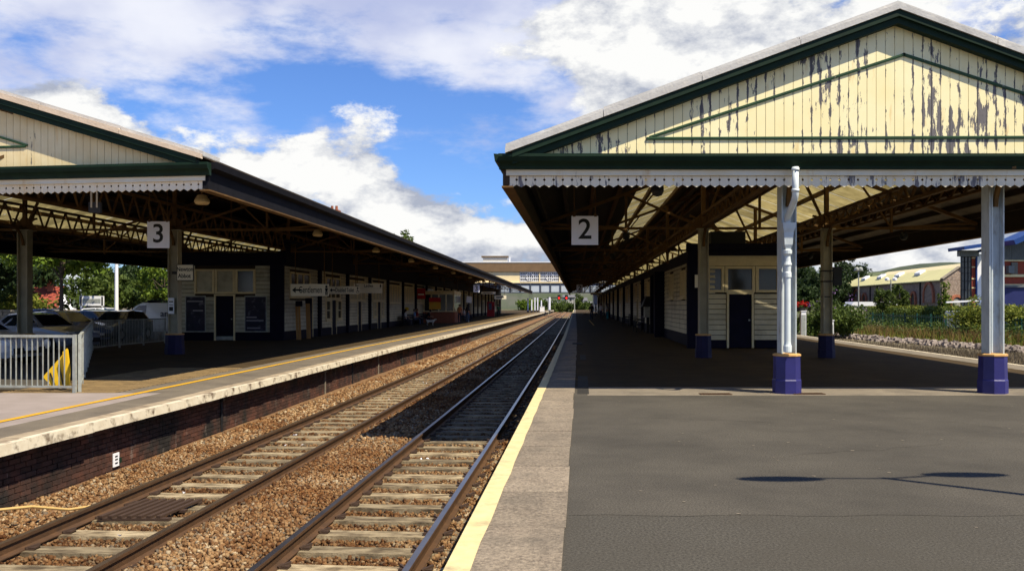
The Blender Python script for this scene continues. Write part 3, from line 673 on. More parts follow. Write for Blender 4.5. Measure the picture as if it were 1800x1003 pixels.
    TM = mb.mesh('roof_truss', M['iron'])
    for v in P['frames']: put('roof_truss', TM, cn, w(0, v, 0))
    # long lattice girders over the column lines
    for u, gz0, gz1 in P['girders']:
        mb = MB(); va, vb_ = P['frames'][0], v1; n = int((vb_-va)/.9); prev = None
        vs3 = stations(va, vb_, 6)
        for z in (gz0, gz1):
            for i in range(len(vs3)-1): mb.beam(w(u, vs3[i], z), w(u, vs3[i+1], z), .10, .08)
        nn = int(min(vb_-va, 75)/.45)
        for i in range(nn+1):
            p = w(u, va+.45*i, gz0 if i % 2 else gz1)
            if prev: mb.beam(prev, p, .035, .06, up=(1, 0, 0))
            prev = p
        mb.build('lattice_girder', M['iron'], cn)
        for v in P['frames'][:5]:
            if u in cl:
                for s2 in (-1, 1):
                    prev = None; mb = MB()
                    for i in range(7):
                        t = i/6*math.pi/2; q = w(u, v+s2*(.1+.7*(1-math.cos(t))), gz0-.62*(1-math.sin(t)))
                        if prev: mb.beam(prev, q, .07, .07, up=(1, 0, 0))
                        prev = q
                    mb.build('girder_bracket', M['iron'], cn)
    # columns
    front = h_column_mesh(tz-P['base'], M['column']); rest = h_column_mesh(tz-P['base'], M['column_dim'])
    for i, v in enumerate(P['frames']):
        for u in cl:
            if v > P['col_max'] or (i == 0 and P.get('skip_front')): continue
            o = put('column', front if i == 0 else rest, cn, w(u, v, P['base'])); link('column_base', BASE if i == 0 else BASE_SHADED, o); link('base_cap', CAP, o)
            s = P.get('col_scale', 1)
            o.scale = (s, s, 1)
    return cn, roof, fw

canR, roofR, fwR = canopy(dict(w=wR, uA=-1.3, uB=12.2, uR=5.48, ez=4.21, slope=.365, F=lambda u: 15.5, v1=182, ang=ANG_R, side='R', gut='green', gsides=(-1, 1), gmax={-1: 58, 1: 182},
    cream=[M['cream'], M['cream_soft'], M['cream_val']], label='wide pitched canopy with flaking cream gable over platform two', tan=False,
    opaque=[(0, 3.2), (4.9, 6.94)], glaze={-1: (3.2, 5.0), 1: (2.5, 5.0)}, purlins=(.25, .9, 1.65, 2.5, 3.7, 5.0, 5.8, 6.5), pale_side=1, nseg=4, beam_mat='soffit', board_range=(-1.28, 12.1),
    beads=[(-.2+1.35, 4.50, 13, 4.54), (1.2, 4.52, 5.66, 5.97), (5.62, 5.97, 10.1, 4.52)], tz=3.9, cols=(3.76, 7.52), hang=2.7, frames=[16.2+10.9*i for i in range(15)],
    girders=[(3.76, 4.0, 4.36), (7.52, 4.0, 4.36), (10.3, 4.55, 4.85)], base=0.0, col_max=28))
canL, roofL, fwL = canopy(dict(w=wL, uA=-25.6, uB=-7.4, uR=-16.4, ez=4.5, slope=.305, F=lambda u: 18.2+.145*(-7.4-u), v1=188, ang=ANG_L, side='L', gut='beam_dark', gsides=(-1,), gmax={-1: 188},
    cream=[M['cream_left'], M['cream_soft'], M['cream_soft']], label='dark pitched canopy with weathered cream gable over platform three', tan=True,
    opaque=[(0, 2.0), (4.6, 9.4)], glaze={-1: (2.0, 4.6)}, purlins=(.3, 1.1, 2.0, 3.3, 4.6, 5.8, 7.0, 8.2), pale_side=0, nseg=5, beam_mat='beam_dark', board_range=(-14.8, -7.42),
    beads=[(-20, 4.95, -11.45, 4.95), (-16.3, 6.46, -11.4, 4.97)], tz=4.17, cols=(-18.8, -13.6), hang=3.0, frames=[18.9]+[30.8+12.6*i for i in range(12)],
    girders=[(-18.8, 4.28, 5.05), (-13.6, 4.28, 5.05), (-24.3, 4.5, 4.95), (-8.6, 4.45, 4.85)], base=ZL, col_max=32, col_scale=1.3, skip_front=True))
# downpipe on the front column
mb = MB(); pu = 3.70; pv = 15.3; pw = 15.93
mb.tube([wR(pu, pv, 3.98), wR(pu, pv, 3.50), wR(pu, pv+.05, 3.43), wR(pu+.0, pw-.05, 3.16), wR(pu+.01, pw, 3.09), wR(pu+.01, pw, 3.0)], .056, 12)
for a_, b_ in ((3.96, 3.91), (3.60, 3.55)): mb.tube([wR(pu, pv, a_), wR(pu, pv, b_)], .068, 12)
T(mb.build('swan_neck', M['pipe'], canR, smooth=True), label='cream swan-neck pipe from gutter to hopper')
c = wR(pu+.01, pw, 0); mb = MB()
mb.lathe([(.06, 2.55), (.07, 2.62), (.10, 2.68), (.12, 2.9), (.15, 2.97), (.16, 3.03), (.165, 3.07), (.14, 3.07)], (c[0], c[1], 0), 4, math.pi/4)
hop = mb.build('hopper_head', M['column'], canR)
mb = MB(); mb.lathe([(.058, .76), (.075, .76), (.075, .86), (.062, .9), (.058, .95), (.056, 2.1), (.07, 2.1), (.07, 2.18), (.058, 2.2), (.065, 2.3), (.08, 2.32), (.06, 2.38), (.05, 2.48), (.08, 2.52), (.08, 2.58), (.055, 2.6)], (c[0], c[1], 0), 14)
mb.build('downpipe', M['pipe'], canR, smooth=False)
# thin conduit on the second front column
c2 = wR(7.52-.06, 16.2-.1, 0); MB().tube([(c2[0], c2[1], .74), (c2[0], c2[1], 3.85)], .016, 8).build('conduit', M['pipe'], canR)

# ------------------------------------------------------------------ timber station buildings
def wall_run(parent, w, p0, p1, z0, z1, holes, pitch=.19, mat=None, indiv=True, nrm=-1):
    """horizontal weatherboards from p0 to p1 (u,v); holes = (s0,s1,z0,z1) along the run"""
    mat = mat or M['board']; a = Vector(p0); b = Vector(p1); L = (b-a).length; t = (b-a)/L; n = Vector((t.y, -t.x))*nrm; joined = MB(); z = z0
    def pt(s, d, z): q = a+t*s+n*d; return w(q.x, q.y, z)
    while z < z1-.02:
        zt = min(z+pitch, z1); cuts = sorted([(h[0], h[1]) for h in holes if h[2] < zt-.03 and h[3] > z+.03]); s = 0; spans = []
        for c0, c1 in cuts:
            if c0 > s+.02: spans.append((s, c0))
            s = max(s, c1)
        if s < L-.02: spans.append((s, L))
        for s0, s1 in spans:
            mb = MB() if indiv else joined
            z_ = z; z = z+.017; mb.add([pt(s0, 0, z), pt(s1, 0, z), pt(s1, .034, z+.004), pt(s0, .034, z+.004), pt(s0, 0, zt), pt(s1, 0, zt), pt(s1, .012, zt-.004), pt(s0, .012, zt-.004)], [(0, 1, 2, 3), (3, 2, 6, 7), (0, 3, 7, 4), (1, 5, 6, 2), (4, 7, 6, 5)] if nrm < 0 else [(3, 2, 1, 0), (7, 6, 2, 3), (4, 7, 3, 0), (2, 6, 5, 1), (5, 6, 7, 4)])
            z = z_
            if indiv: mb.build('weatherboard', mat, parent)
        z = zt
    if joined.v: T(joined.build('weatherboarding', mat, parent), kind='stuff')
    return pt
def bar(mb, pt, s0, s1, z0, z1, d0, d1):
    P = [pt(s0, d0, z0), pt(s1, d0, z0), pt(s1, d1, z0), pt(s0, d1, z0), pt(s0, d0, z1), pt(s1, d0, z1), pt(s1, d1, z1), pt(s0, d1, z1)]
    mb.add(P, MB.BF)
def window(parent, pt, s0, s1, z0, z1, lights=3, mat='trim', pane='glass_dark', sill=True, transom=None, fw=.09):
    mb = MB(); bar(mb, pt, s0-.02, s0+fw, z0, z1, .0, .075); bar(mb, pt, s1-fw, s1+.02, z0, z1, .0, .075)
    bar(mb, pt, s0+fw, s1-fw, z0, z0+fw, .0, .07); bar(mb, pt, s0+fw, s1-fw, z1-fw, z1, .0, .07)
    wd = (s1-s0-2*fw)/lights
    for i in range(1, lights): bar(mb, pt, s0+fw+wd*i-.05, s0+fw+wd*i+.05, z0+fw, z1-fw, .0, .066)
    if transom: bar(mb, pt, s0+fw, s1-fw, transom-.03, transom+.03, .0, .05)
    fr = mb.build('window', M[mat], parent)
    for i in range(lights):
        q = MB(); bar(q, pt, s0+fw+wd*i+(.05 if i else 0), s0+fw+wd*(i+1)-(.05 if i < lights-1 else 0), z0+fw, z1-fw, -.02, .02); q.build('pane', M[pane] if isinstance(pane, str) else M[pane[i]], fr)
    if sill: q = MB(); bar(q, pt, s0-.08, s1+.08, z0-.07, z0-.002, .0, .12); q.build('sill', M[mat], fr)
def door(parent, pt, s0, s1, z0, z1, mat='navy', frame='trim', plate=True):
    mb = MB(); bar(mb, pt, s0-.08, s0, z0, z1+.08, 0, .07); bar(mb, pt, s1, s1+.08, z0, z1+.08, 0, .07); bar(mb, pt, s0, s1, z1, z1+.08, 0, .068); 
    d = MB(); bar(d, pt, s0+.005, s1-.005, z0+.01, z1-.005, -.02, .025); do = d.build('door', M[mat], parent)
    mb.build('door_frame', M[frame], do); h = MB(); bar(h, pt, s1-.12, s1-.06, z0+1.0, z0+1.06, .026, .06); h.build('handle', M['galv'], do)
    if plate: kp = MB(); bar(kp, pt, s0+.02, s1-.02, z0+.02, z0+.2, .0255, .032); kp.build('kick_plate', M['galv'] if frame == 'trim' else M['navy'], do)
M['shutter'] = pm('shutter', (.50, .43, .27), (.43, .36, .22), 4, .6)
M['poster_dark'] = pm('poster_dark', (.03, .026, .05), (.012, .012, .02), 2.2, .7, dirt=(.14, .13, .17), dscale=2.5, dlo=.55, dhi=.7)
# ---- right-hand building
Rb = thing('station_building', 'cream weatherboarded building with navy door under the platform two canopy', 'building', (*wR(5.8, 32.8, 0)[:2], 0), 'timber station buildings')
u0, u1, vf, hgt = 4.22, 7.5, 32.8, 3.42
core = MB().box(u0+.06, u1-.06, vf+.06, 178, .05, 3.9).build('wall_core', M['navy'], Rb, lambda u, v, z: wR(u, v, z)) if False else None
mb = MB(); vs = stations(vf+.06, 178, 6); pts = []
for v in vs:
    for a, z in ((u0+.05, .02), (u1-.05, .02), (u1-.05, 3.75), (u0+.05, 3.75)): pts.append(wR(a, v, z))
n = len(vs); mb.add(pts, [(i*4+q, i*4+(q+1) % 4, (i+1)*4+(q+1) % 4, (i+1)*4+q) for i in range(n-1) for q in range(4)]+[(0, 3, 2, 1), (4*n-4, 4*n-3, 4*n-2, 4*n-1)]); mb.build('wall_core', M['soffit'], Rb)  # dark core colour puts shade into the gaps between the boards
def pxu(px, v): return (px-900)*v/1560-curve_c(v)
S = lambda px: pxu(px, vf)-u0
door_s = (S(1281), S(1321)); L = u1-u0
pt = wall_run(Rb, wR, (u0, vf), (u1, vf), .30, 3.05, [(S(1271)-.3, L, 2.0, 3.2), (S(1276), S(1326), .0, 2.1)], nrm=1)
b = MB(); bar(b, pt, .02, S(1277), .02, .30, 0, .05); b.build('plinth', M['navy'], Rb); b = MB(); bar(b, pt, S(1328), L, .02, .30, 0, .05); b.build('plinth', M['navy'], Rb)
b = MB(); bar(b, pt, 0, L, 3.05, 3.42, -.0, .03); b.build('frieze', M['trim'], Rb)
b = MB(); bar(b, pt, -.25, L+.25, 3.42, 3.62, -.02, .16); bar(b, pt, -.3, L+.3, 3.62, 3.86, -.02, .26); b.build('cornice', M['navy'], Rb)
zt0, zt1 = 2.07, 3.03
window(Rb, pt, S(1243), S(1272), zt0, zt1, 1, sill=False); window(Rb, pt, S(1275), S(1326), zt0, zt1, 1, sill=False); window(Rb, pt, S(1329), S(1369), zt0, zt1, 1, sill=False)
door(Rb, pt, S(1281), S(1321), .02, 2.0, plate=False)
b = MB(); bar(b, pt, -.28, .22, .02, 3.42, .0, .26); b.build('corner_post', M['navy'], Rb)
nb = MB(); bar(nb, pt, S(1230)-.25, S(1230)+.02, 2.2, 2.75, .27, .30); nbo = nb.build('notice_frame', M['navy'], Rb); nb = MB(); bar(nb, pt, S(1230)-.22, S(1230)-.01, 2.24, 2.71, .3, .31); nb.build('notice_sheet', M['sign_cream'], nbo)
mb = MB().box(4.9, 6.2, 33.2, 35.2, 3.87, 4.35); T(mb.build('roof_tank', M['black'], Rb, wR), label='dark tank box on the building roof')
# left flank of the right-hand building, bay by bay
posts = [32.8, 44, 50, 57, 68, 79, 90, 101, 112, 123, 134, 145, 156, 167, 178]
for i in range(len(posts)-1):
    a, c = posts[i], posts[i+1]; near = i < 4
    holes = []; L2 = c-a
    wins = [(L2*.22, L2*.22+1.5, 1.9, 3.0), (L2*.62, L2*.62+1.5, 1.9, 3.0)] if L2 > 8 else [(L2*.4, L2*.4+1.4, 1.9, 3.0)]
    if i == 1: wins = []
    doors = [(L2*.48, L2*.48+.95, .02, 2.05)] if i in (2, 3, 5, 6, 8, 10) else []
    pt2 = wall_run(Rb, wR, (u0, a), (u0, c), .45, 3.25, wins+[(d[0]-.08, d[1]+.08, d[2], d[3]+.08) for d in doors], indiv=i in (0, 2), nrm=-1)
    for q in wins: window(Rb, pt2, *q, lights=3, pane=('shutter' if (i+int(q[0])) % 3 else 'glass_dark'))
    for q in doors: door(Rb, pt2, *q, plate=False)
    b = MB(); bar(b, pt2, 0, L2, .02, .45, 0, .05); b.build('plinth', M['navy'], Rb)
    b = MB(); bar(b, pt2, -.02, L2, 3.25, 3.62, 0, .10); b.build('frieze', M['navy'], Rb)
    if i: b = MB(); bar(b, pt2, -.16, .16, .02, 3.25, 0, .22 if i > 1 else .5); b.build('post', M['navy'], Rb)
    if i == 1: b = MB(); bar(b, pt2, .0, L2, .02, 3.25, .04, .07); b.build('recess_panel', M['navy'], Rb)
# ---- left-hand building
Lb = thing('station_building', 'grey weatherboarded building with posters and toilets under the platform three canopy', 'building', (*wL(-16.3, 42.8, 0)[:2], ZL), 'timber station buildings')
la, lb, lvf = -19.0, -13.65, 42.8
mb = MB(); mb.box(la+.06, lb-.06, lvf+.06, 186, ZL, 4.1); mb.build('wall_core', M['soffit'], Lb, wL)  # dark backing makes the weatherboard gaps read as shadow
M['board_grey'] = pm('board_grey', (.56, .53, .40), (.44, .41, .30), 3, .6, dirt=(.2, .19, .15), dscale=1, rnd=.15)
SLx = lambda px: (px-900)*lvf/1560-SL*lvf-la
LL = lb-la
pt = wall_run(Lb, wL, (la, lvf), (lb, lvf), ZL+.38, 3.5, [(SLx(343), SLx(449), 2.1, 3.35), (SLx(377), SLx(414), ZL, 2.1)], mat=M['board_grey'], nrm=1)
for a, b_ in ((0, SLx(377)), (SLx(414), LL)): b = MB(); bar(b, pt, a+.01, b_-.01, ZL, ZL+.38, 0, .05); b.build('plinth', M['navy'], Lb)
b = MB(); bar(b, pt, -.1, LL+.2, 3.5, 4.12, -.02, .2); b.build('cornice', M['navy'], Lb)
for a, b_, pn in ((343, 377, 'board_grey'), (379, 413, 'board_grey'), (415, 449, 'glass_dark')): window(Lb, pt, SLx(a), SLx(b_), 2.15, 3.33, 1, pane=pn, sill=False)
door(Lb, pt, SLx(380), SLx(411), ZL, 2.05)
def poster(parent, pt, s0, s1, z0, z1, d=.04, mat='poster_dark', frame='galv', name='poster'):
    b = MB(); bar(b, pt, s0-.04, s1+.04, z0-.04, z1+.04, d, d+.02); f = b.build('poster_frame', M[frame], parent); b = MB(); bar(b, pt, s0, s1, z0, z1, d+.021, d+.024); b.build(name, M[mat], f); return f
poster(Lb, pt, SLx(328), SLx(361), .35, 2.0); poster(Lb, pt, SLx(432), SLx(468), .35, 2.0)
tm = flat('print_white', (.22, .21, .24)); tr_ = flat('print_red', (.5, .03, .02))
for k_, (x0, x1, z) in enumerate(((434, 452, .98), (434, 464, .82), (435, 458, .46), (330, 358, 1.75), (340, 358, 1.3))):
    b = MB(); bar(b, pt, SLx(x0), SLx(x1), z, z+.07, .0645, .066); b.build('poster_print', tm, Lb)
b = MB(); bar(b, pt, LL-.62, LL+.05, ZL, 3.5, .0, .12); b.build('corner_post', M['navy'], Lb)
lposts = [42.8]+[48.7+6.2*i for i in range(22)]
for i in range(len(lposts)-1):
    a, c = lposts[i], lposts[i+1]; L2 = c-a; wins = []; doors = []; pn = 'glass_dark'
    if i == 0: wins = [(.9, 4.3, 2.0, 3.25)]; doors = [(3.75, 4.7, ZL, 1.95)]
    elif i == 1: wins = [(1.5, 4.7, 1.95, 3.2)]; doors = [(2.75, 3.7, ZL, 1.9)]
    elif i == 2: wins = [(.7, 5.0, 1.9, 3.2)]; doors = [(3.0, 3.9, ZL, 1.85)]; pn = 'shutter'
    elif i == 3: wins = [(1.2, 5.2, 1.9, 3.2)]; doors = [(2.8, 3.8, ZL, 1.85)]; pn = 'shutter'
    elif i in (4, 5, 6): wins = [(.9, 5.2, 1.75, 3.2)]; pn = 'shutter'
    elif i % 3 == 1: doors = [(2.4, 3.6, ZL, 2.1)]; wins = [(1.0, 5.0, 2.3, 3.3)]
    else: wins = [(1.0, 5.0, 1.2, 3.2)]
    low = [(1.5, 2.5, .75, 1.9), (4.0, 5.0, .75, 1.9)] if i in (1, 3) else []
    pt2 = wall_run(Lb, wL, (lb, c), (lb, a), ZL+.42, 3.5, [(L2-q[1]-.02, L2-q[0]+.02, q[2]-.07, q[3]) for q in wins+low]+[(L2-q[1]-.08, L2-q[0]+.08, q[2], q[3]+.08) for q in doors], mat=M['board_grey'] if i == 0 else M['board'], indiv=i < 3, nrm=-1)
    for q in wins: window(Lb, pt2, L2-q[1], L2-q[0], q[2], q[3], 3 if i < 2 else 4, pane=pn, transom=2.3 if i < 2 else None)
    for q in low: window(Lb, pt2, L2-q[1], L2-q[0], q[2], q[3], 1, pane='shutter' if i > 1 else 'glass_dark', transom=1.3)
    for q in doors: door(Lb, pt2, L2-q[1], L2-q[0], q[2], q[3], frame='trim')
    b = MB(); bar(b, pt2, 0, L2, ZL, ZL+.42, 0, .06); b.build('plinth', M['navy'], Lb)
    b = MB(); bar(b, pt2, 0, L2, 3.5, 4.75, 0, .16); b.build('frieze', M['navy'], Lb)  # upper part added to hide the bright skylight strip behind
    b = MB(); bar(b, pt2, -.13, .13, ZL, 3.5, 0, .2); b.build('post', M['navy'], Lb)
ch = thing('chimney', 'small brick chimney stack rising above the left canopy roof', 'chimney', wL(-15.6, 60, 4))
M['red_brick'] = pm('red_brick', (.30, .10, .05), (.2, .07, .04), 5, .85)
MB().box(-16.0, -15.4, 59.7, 60.3, 4, 7.9).build('stack', M['red_brick'], ch, wL); MB().box(-16.06, -15.34, 59.64, 60.36, 7.9, 8.0).build('stack_cap', M['red_brick'], ch, wL)
for q in (-.15, .15): MB().lathe([(.1, 8), (.085, 8.3)], wL(-15.7+q, 60, 0), 10).build('chimney_pot', M['red_brick'], ch)
# ------------------------------------------------------------------ writing and signs
def text_mesh(body, size, mat, th=.004, align='CENTER', sx=1.0, wt=0):
    cu = bpy.data.curves.new('lettering', 'FONT'); cu.body = body; cu.size = size; cu.align_x = align; cu.align_y = 'CENTER'; cu.extrude = th/2; cu.resolution_u = 4; cu.offset = wt
    o = bpy.data.objects.new('lettering', cu); COL.objects.link(o); dg = bpy.context.evaluated_depsgraph_get()
    me = bpy.data.meshes.new_from_object(o.evaluated_get(dg)); bpy.data.objects.remove(o)
    for v in me.vertices: x, y, z = v.co; v.co = (x*sx, -z, y)
    me.materials.clear(); me.materials.append(mat); me.update(); return me
def number_sign(num, px, py, Y, w, h, top, label):
    x, z = (px-900)*Y/1560, 1.6+(536-py)*Y/1560
    t = thing('platform_number_sign', label, 'sign', (x, Y, z), 'hanging platform number signs')
    link('panel', MB().box(-w/2, w/2, -.012, .012, -h/2, h/2).mesh('panel', M['sign_white']), t)
    link('numeral', text_mesh(num, h*.98, M['ink'], wt=.008), t, (0, -.0145, .01))
    rod = MB().tube([(0, 0, h/2+.02), (0, 0, top-z)], .008, 6).mesh('rod', M['iron']); cl = MB().box(-.03, .03, -.02, .02, h/2-.015, h/2+.045).mesh('clip', M['rail_rust'])
    for s in (-1, 1): link('rod', rod, t, (s*w*.4, 0, 0)); link('clip', cl, t, (s*w*.4, 0, 0))
    return t
number_sign('2', 1028, 405, 20, .60, .65, 4.75, 'large white sign with black number 2 nearest in the right canopy')
number_sign('2', 1019, 506, 78, .56, .62, 4.4, 'small distant white number 2 sign far under the right canopy')
number_sign('3', 278.5, 412.5, 24, .60, .72, 4.9, 'large white sign with black number 3 nearest in the left canopy')
number_sign('3', 837.5, 507, 80, .56, .66, 4.6, 'small distant white number 3 sign far under the left canopy')
def direction_sign(body, px0, px1, py0, py1, Y, label, arrow='l', icon=None, base_top=4.4, mat='sign_cream', tsize=.62, divider=None):
    x0, x1 = (px0-900)*Y/1560, (px1-900)*Y/1560; z0, z1 = 1.6+(536-py1)*Y/1560, 1.6+(536-py0)*Y/1560; w, h = x1-x0, z1-z0
    t = thing('direction_sign', label, 'sign', ((x0+x1)/2, Y, z0), 'hanging direction signs')
    link('panel', MB().box(-w/2, w/2, -.02, .02, 0, h).mesh('panel', M[mat]), t)
    hh = h if not divider else h/2; zc = h/2 if not divider else h*.75
    tx = link('lettering', text_mesh(body, hh*tsize*1.25, M['ink'], wt=.004), t, (.02*w, -.023, zc))
    wd = max(v.co.x for v in tx.data.vertices)-min(v.co.x for v in tx.data.vertices); lim = w*(.60 if icon or arrow == 'lr' else .8)
    if wd > lim: tx.scale = (lim/wd, 1, 1)
    m = MB()
    if 'l' in arrow: m.prism([(-w*.46, -.0205, zc), (-w*.46+hh*.3, -.0205, zc+hh*.26), (-w*.46+hh*.3, -.0205, zc-hh*.26)], (0, -.002, 0)); m.box(-w*.46+hh*.3, -w*.46+hh*.75, -.0225, -.0205, zc-hh*.07, zc+hh*.07)
    if 'r' in arrow: m.prism([(w*.46, -.0205, zc), (w*.46-hh*.3, -.0205, zc+hh*.26), (w*.46-hh*.3, -.0205, zc-hh*.26)], (0, -.002, 0)); m.box(w*.46-hh*.75, w*.46-hh*.3, -.0225, -.0205, zc-hh*.07, zc+hh*.07)
    if m.v: link('arrow', m.mesh('arrow', M['ink']), t)
    if icon:
        m = MB(); cx = w*.44; r = hh*.11
        m.add([(cx+r*math.cos(a), -.0225, zc+hh*.28+r*math.sin(a)) for a in [i*math.pi/4 for i in range(8)]], [tuple(range(8))])
        if icon == 'wheelchair':
            for i in range(10):
                a0, a1 = math.pi*.75+i*.42, math.pi*.75+(i+1)*.42; R = hh*.2; m.beam((cx+R*math.cos(a0), -.0225, zc-hh*.15+R*math.sin(a0)), (cx+R*math.cos(a1), -.0225, zc-hh*.15+R*math.sin(a1)), .004, hh*.06, up=(0, 0, 1))
            m.box(cx-hh*.04, cx+hh*.04, -.0235, -.0215, zc-hh*.15, zc+hh*.18); m.box(cx, cx+hh*.2, -.0235, -.0215, zc-hh*.15, zc-hh*.08)
        else:
            m.prism([(cx-hh*.14, -.0215, zc+hh*.15), (cx+hh*.14, -.0215, zc+hh*.15), (cx+hh*(.07 if icon == 'man' else .2), -.0215, zc-hh*.12), (cx-hh*(.07 if icon == 'man' else .2), -.0215, zc-hh*.12)], (0, -.002, 0))
            for s in (-1, 1): m.box(cx+s*hh*.055-hh*.04, cx+s*hh*.055+hh*.04, -.0235, -.0215, zc-hh*.42, zc-hh*.12)
        link('pictogram', m.mesh('pictogram', M['ink']), t)
    if divider: link('divider', MB().box(-w/2, w/2, -.0225, -.0205, h*.49, h*.5).mesh('divider', M['ink']), t)
    rod = MB().tube([(0, 0, h), (0, 0, base_top-z0)], .02, 6).mesh('rod', M['iron'])
    for s in (-1, 1): link('rod', rod, t, (s*w*.38, 0, 0))
    return t
direction_sign('Gentlemen', 511, 578, 499, 520, 42, 'long cream sign reading Gentlemen with left arrow', 'l', 'man')
direction_sign('Disabled Toilet', 577.5, 632, 503, 516.5, 46, 'cream sign reading Disabled Toilet with wheelchair symbol', 'l', 'wheelchair', tsize=.62)
direction_sign('Ladies', 622, 672, 498, 515, 51.5, 'cream two-row sign reading Ladies', 'l', 'lady', divider=True)
direction_sign('Buffet & Bar', 777, 808, 515, 521.5, 90, 'small cream sign reading Buffet and Bar between two arrows', 'lr')
direction_sign('Way out', 846, 871, 512.5, 516.5, 100, 'small distant cream sign past the second number 3', 'r') if False else None
for k_, (a, b_, c_, d_, Y, lb_) in enumerate(((846, 871, 512.5, 516.5, 100, 'plain distant cream hanging sign beyond the number 3 sign'), (869, 890, 519, 525.5, 112, 'farthest cream hanging sign, over the red machine'), (1038, 1058, 514, 518, 110, 'distant pale hanging sign far under the right canopy'))):
    x0, x1 = (a-900)*Y/1560, (b_-900)*Y/1560; z0, z1 = 1.6+(536-d_)*Y/1560, 1.6+(536-c_)*Y/1560
    t = thing('hanging_sign', lb_, 'sign', ((x0+x1)/2, Y, z0), 'small far hanging signs')
    link('panel', MB().box(-(x1-x0)/2, (x1-x0)/2, -.02, .02, 0, z1-z0).mesh('panel', M['sign_cream']), t)
    for s in (-.35, .35): link('rod', MB().tube([(s*(x1-x0), 0, z1-z0), (s*(x1-x0), 0, 4.4-z0)], .02, 6).mesh('rod', M['iron']), t)
    link('print', MB().box(-(x1-x0)*.35, (x1-x0)*.3, -.023, -.021, (z1-z0)*.35, (z1-z0)*.65).mesh('print', M['ink']), t)
# station name board on the left column
t = thing('station_name_sign', 'cream station name sign reading Newton Abbot on a left canopy column', 'sign', (-11.25, 30.55, 2.46))
link('panel', MB().box(-.27, .27, -.02, .02, 0, .52).mesh('panel', M['sign_cream']), t); link('frame', MB().box(-.29, .29, -.012, .012, -.02, -.001).box(-.29, .29, -.012, .012, .521, .54).box(-.29, -.271, -.012, .012, 0, .52).box(.271, .29, -.012, .012, 0, .52).mesh('frame', M['black']), t)
link('lettering', text_mesh('Newton', .20, M['ink'], wt=.004, sx=.85), t, (0, -.0235, .37)); link('lettering', text_mesh('Abbot', .20, M['ink'], wt=.004, sx=.85), t, (-.02, -.0235, .14))
link('arm', MB().box(-.45, -.27, -.015, .015, .2, .3).mesh('arm', M['black']), t)
nt_ = thing('notice', 'small white notice fixed to the left canopy column', 'notice', (-11.75, 30.6, 1.3)); link('sheet', MB().box(-.1, .1, -.01, .01, 0, .55).mesh('sheet', M['white']), nt_)
link('print', MB().box(-.07, .07, -.012, -.0105, .4, .44).box(-.07, .07, -.012, -.0105, .3, .32).box(-.07, .07, -.012, -.0105, .1, .24).mesh('print', M['ink']), nt_)
# small display unit with two tubes hung behind the left valance
t = thing('hanging_display', 'grey display box hung on two white tubes behind the left valance', 'display', (-9.86, 21, 3.9))
link('box', MB().box(-.14, .14, -.05, .05, -.12, .13).mesh('box', flat('display_grey', (.05, .06, .09))), t)
for s in (-1, 1): link('tube', MB().tube([(s*.065, -.06, .0), (s*.065, -.06, .55)], .022, 8).mesh('tube', M['white']), t)
# black display on the rear right column
t = thing('black_display', 'black display box on the rear right-hand canopy column', 'display', wR(7.83, 27.1, 2.2))
link('case', MB().box(-.13, .12, -.12, .12, 0, .56).mesh('case', M['black']), t); link('strap', MB().box(-.46, -.135, -.15, .15, .1, .14).box(-.46, -.135, -.15, .15, .42, .46).mesh('strap', M['black']), t)
link('stay', MB().box(-.46, -.13, -.02, .02, -.36, -.33).mesh('stay', M['black']), t)
# lamps hung under the canopies
bowl = MB().lathe([(.02, .22), (.10, .20), (.16, .10), (.17, .05), (.13, 0)], n=14).mesh('bowl', flat('lamp_bowl', (.45, .33, .16), .4)); stem = MB().tube([(0, 0, .2), (0, 0, .75)], .018, 6).mesh('stem', M['iron'])
for i, Y in enumerate((19.6, 28.7, 37.5, 46, 54.5, 63, 74, 86, 100)):
    t = thing('canopy_lamp', ['bowl lamp', 'second bowl lamp', 'third bowl lamp', 'fourth bowl lamp', 'fifth bowl lamp', 'sixth bowl lamp', 'seventh bowl lamp', 'eighth bowl lamp', 'ninth bowl lamp'][i]+' from the near end hung along the left canopy edge', 'lamp', wL(-8.05, Y, 3.82), 'bowl lamps under the left canopy edge'); link('bowl', bowl, t); link('stem', stem, t)
pend = MB().lathe([(.05, .16), (.11, .12), (.12, .02), (.08, -.06), (.02, -.08)], n=12).mesh('shade', M['black']); ps = MB().tube([(0, 0, .15), (0, 0, .3)], .015, 6).mesh('stem', M['iron'])
for i in range(5):
    for u in (1.4, 9.88):
        if u > 5 and i > 2: continue
        t = thing('pendant_lamp', 'black pendant lamp on the %s truss of the %s half of the right canopy' % (['first', 'second', 'third', 'fourth', 'fifth'][i], 'track-side' if u < 5 else 'far'), 'lamp', wR(u, 16.2+10.9*i, 3.66), 'black pendant lamps of the right canopy'); link('shade', pend, t); link('stem', ps, t)

# ------------------------------------------------------------------ railings, barrier, ramps
balm = MB().box(-.009, .009, -.009, .009, .13, 1.06).mesh('baluster', M['galv']); postm = MB().box(-.03, .03, -.03, .03, 0, 1.13).mesh('post', M['galv'])
def railing(p0, p1, label, sp=.112, gap=2.0, group='galvanised railings by the car park'):
    a, b = Vector((*p0, ZL)), Vector((*p1, ZL)); L = (b-a).length; d = (b-a)/L; rz = math.atan2(d.y, d.x)
    t = thing('railing', label, 'railing', a, group); t.rotation_euler = (0, 0, rz)
    link('top_rail', MB().box(0, L, -.028, .028, 1.07, 1.12).mesh('top_rail', M['galv']), t); link('bottom_rail', MB().box(0, L, -.02, .02, .09, .13).mesh('bottom_rail', M['galv']), t)
    n = max(1, round(L/gap))
    for i in range(n+1): link('post', postm, t, (L*i/n, 0, 0))
    for i in range(1, int(L/sp)): link('baluster', balm, t, (i*sp, 0, 0))
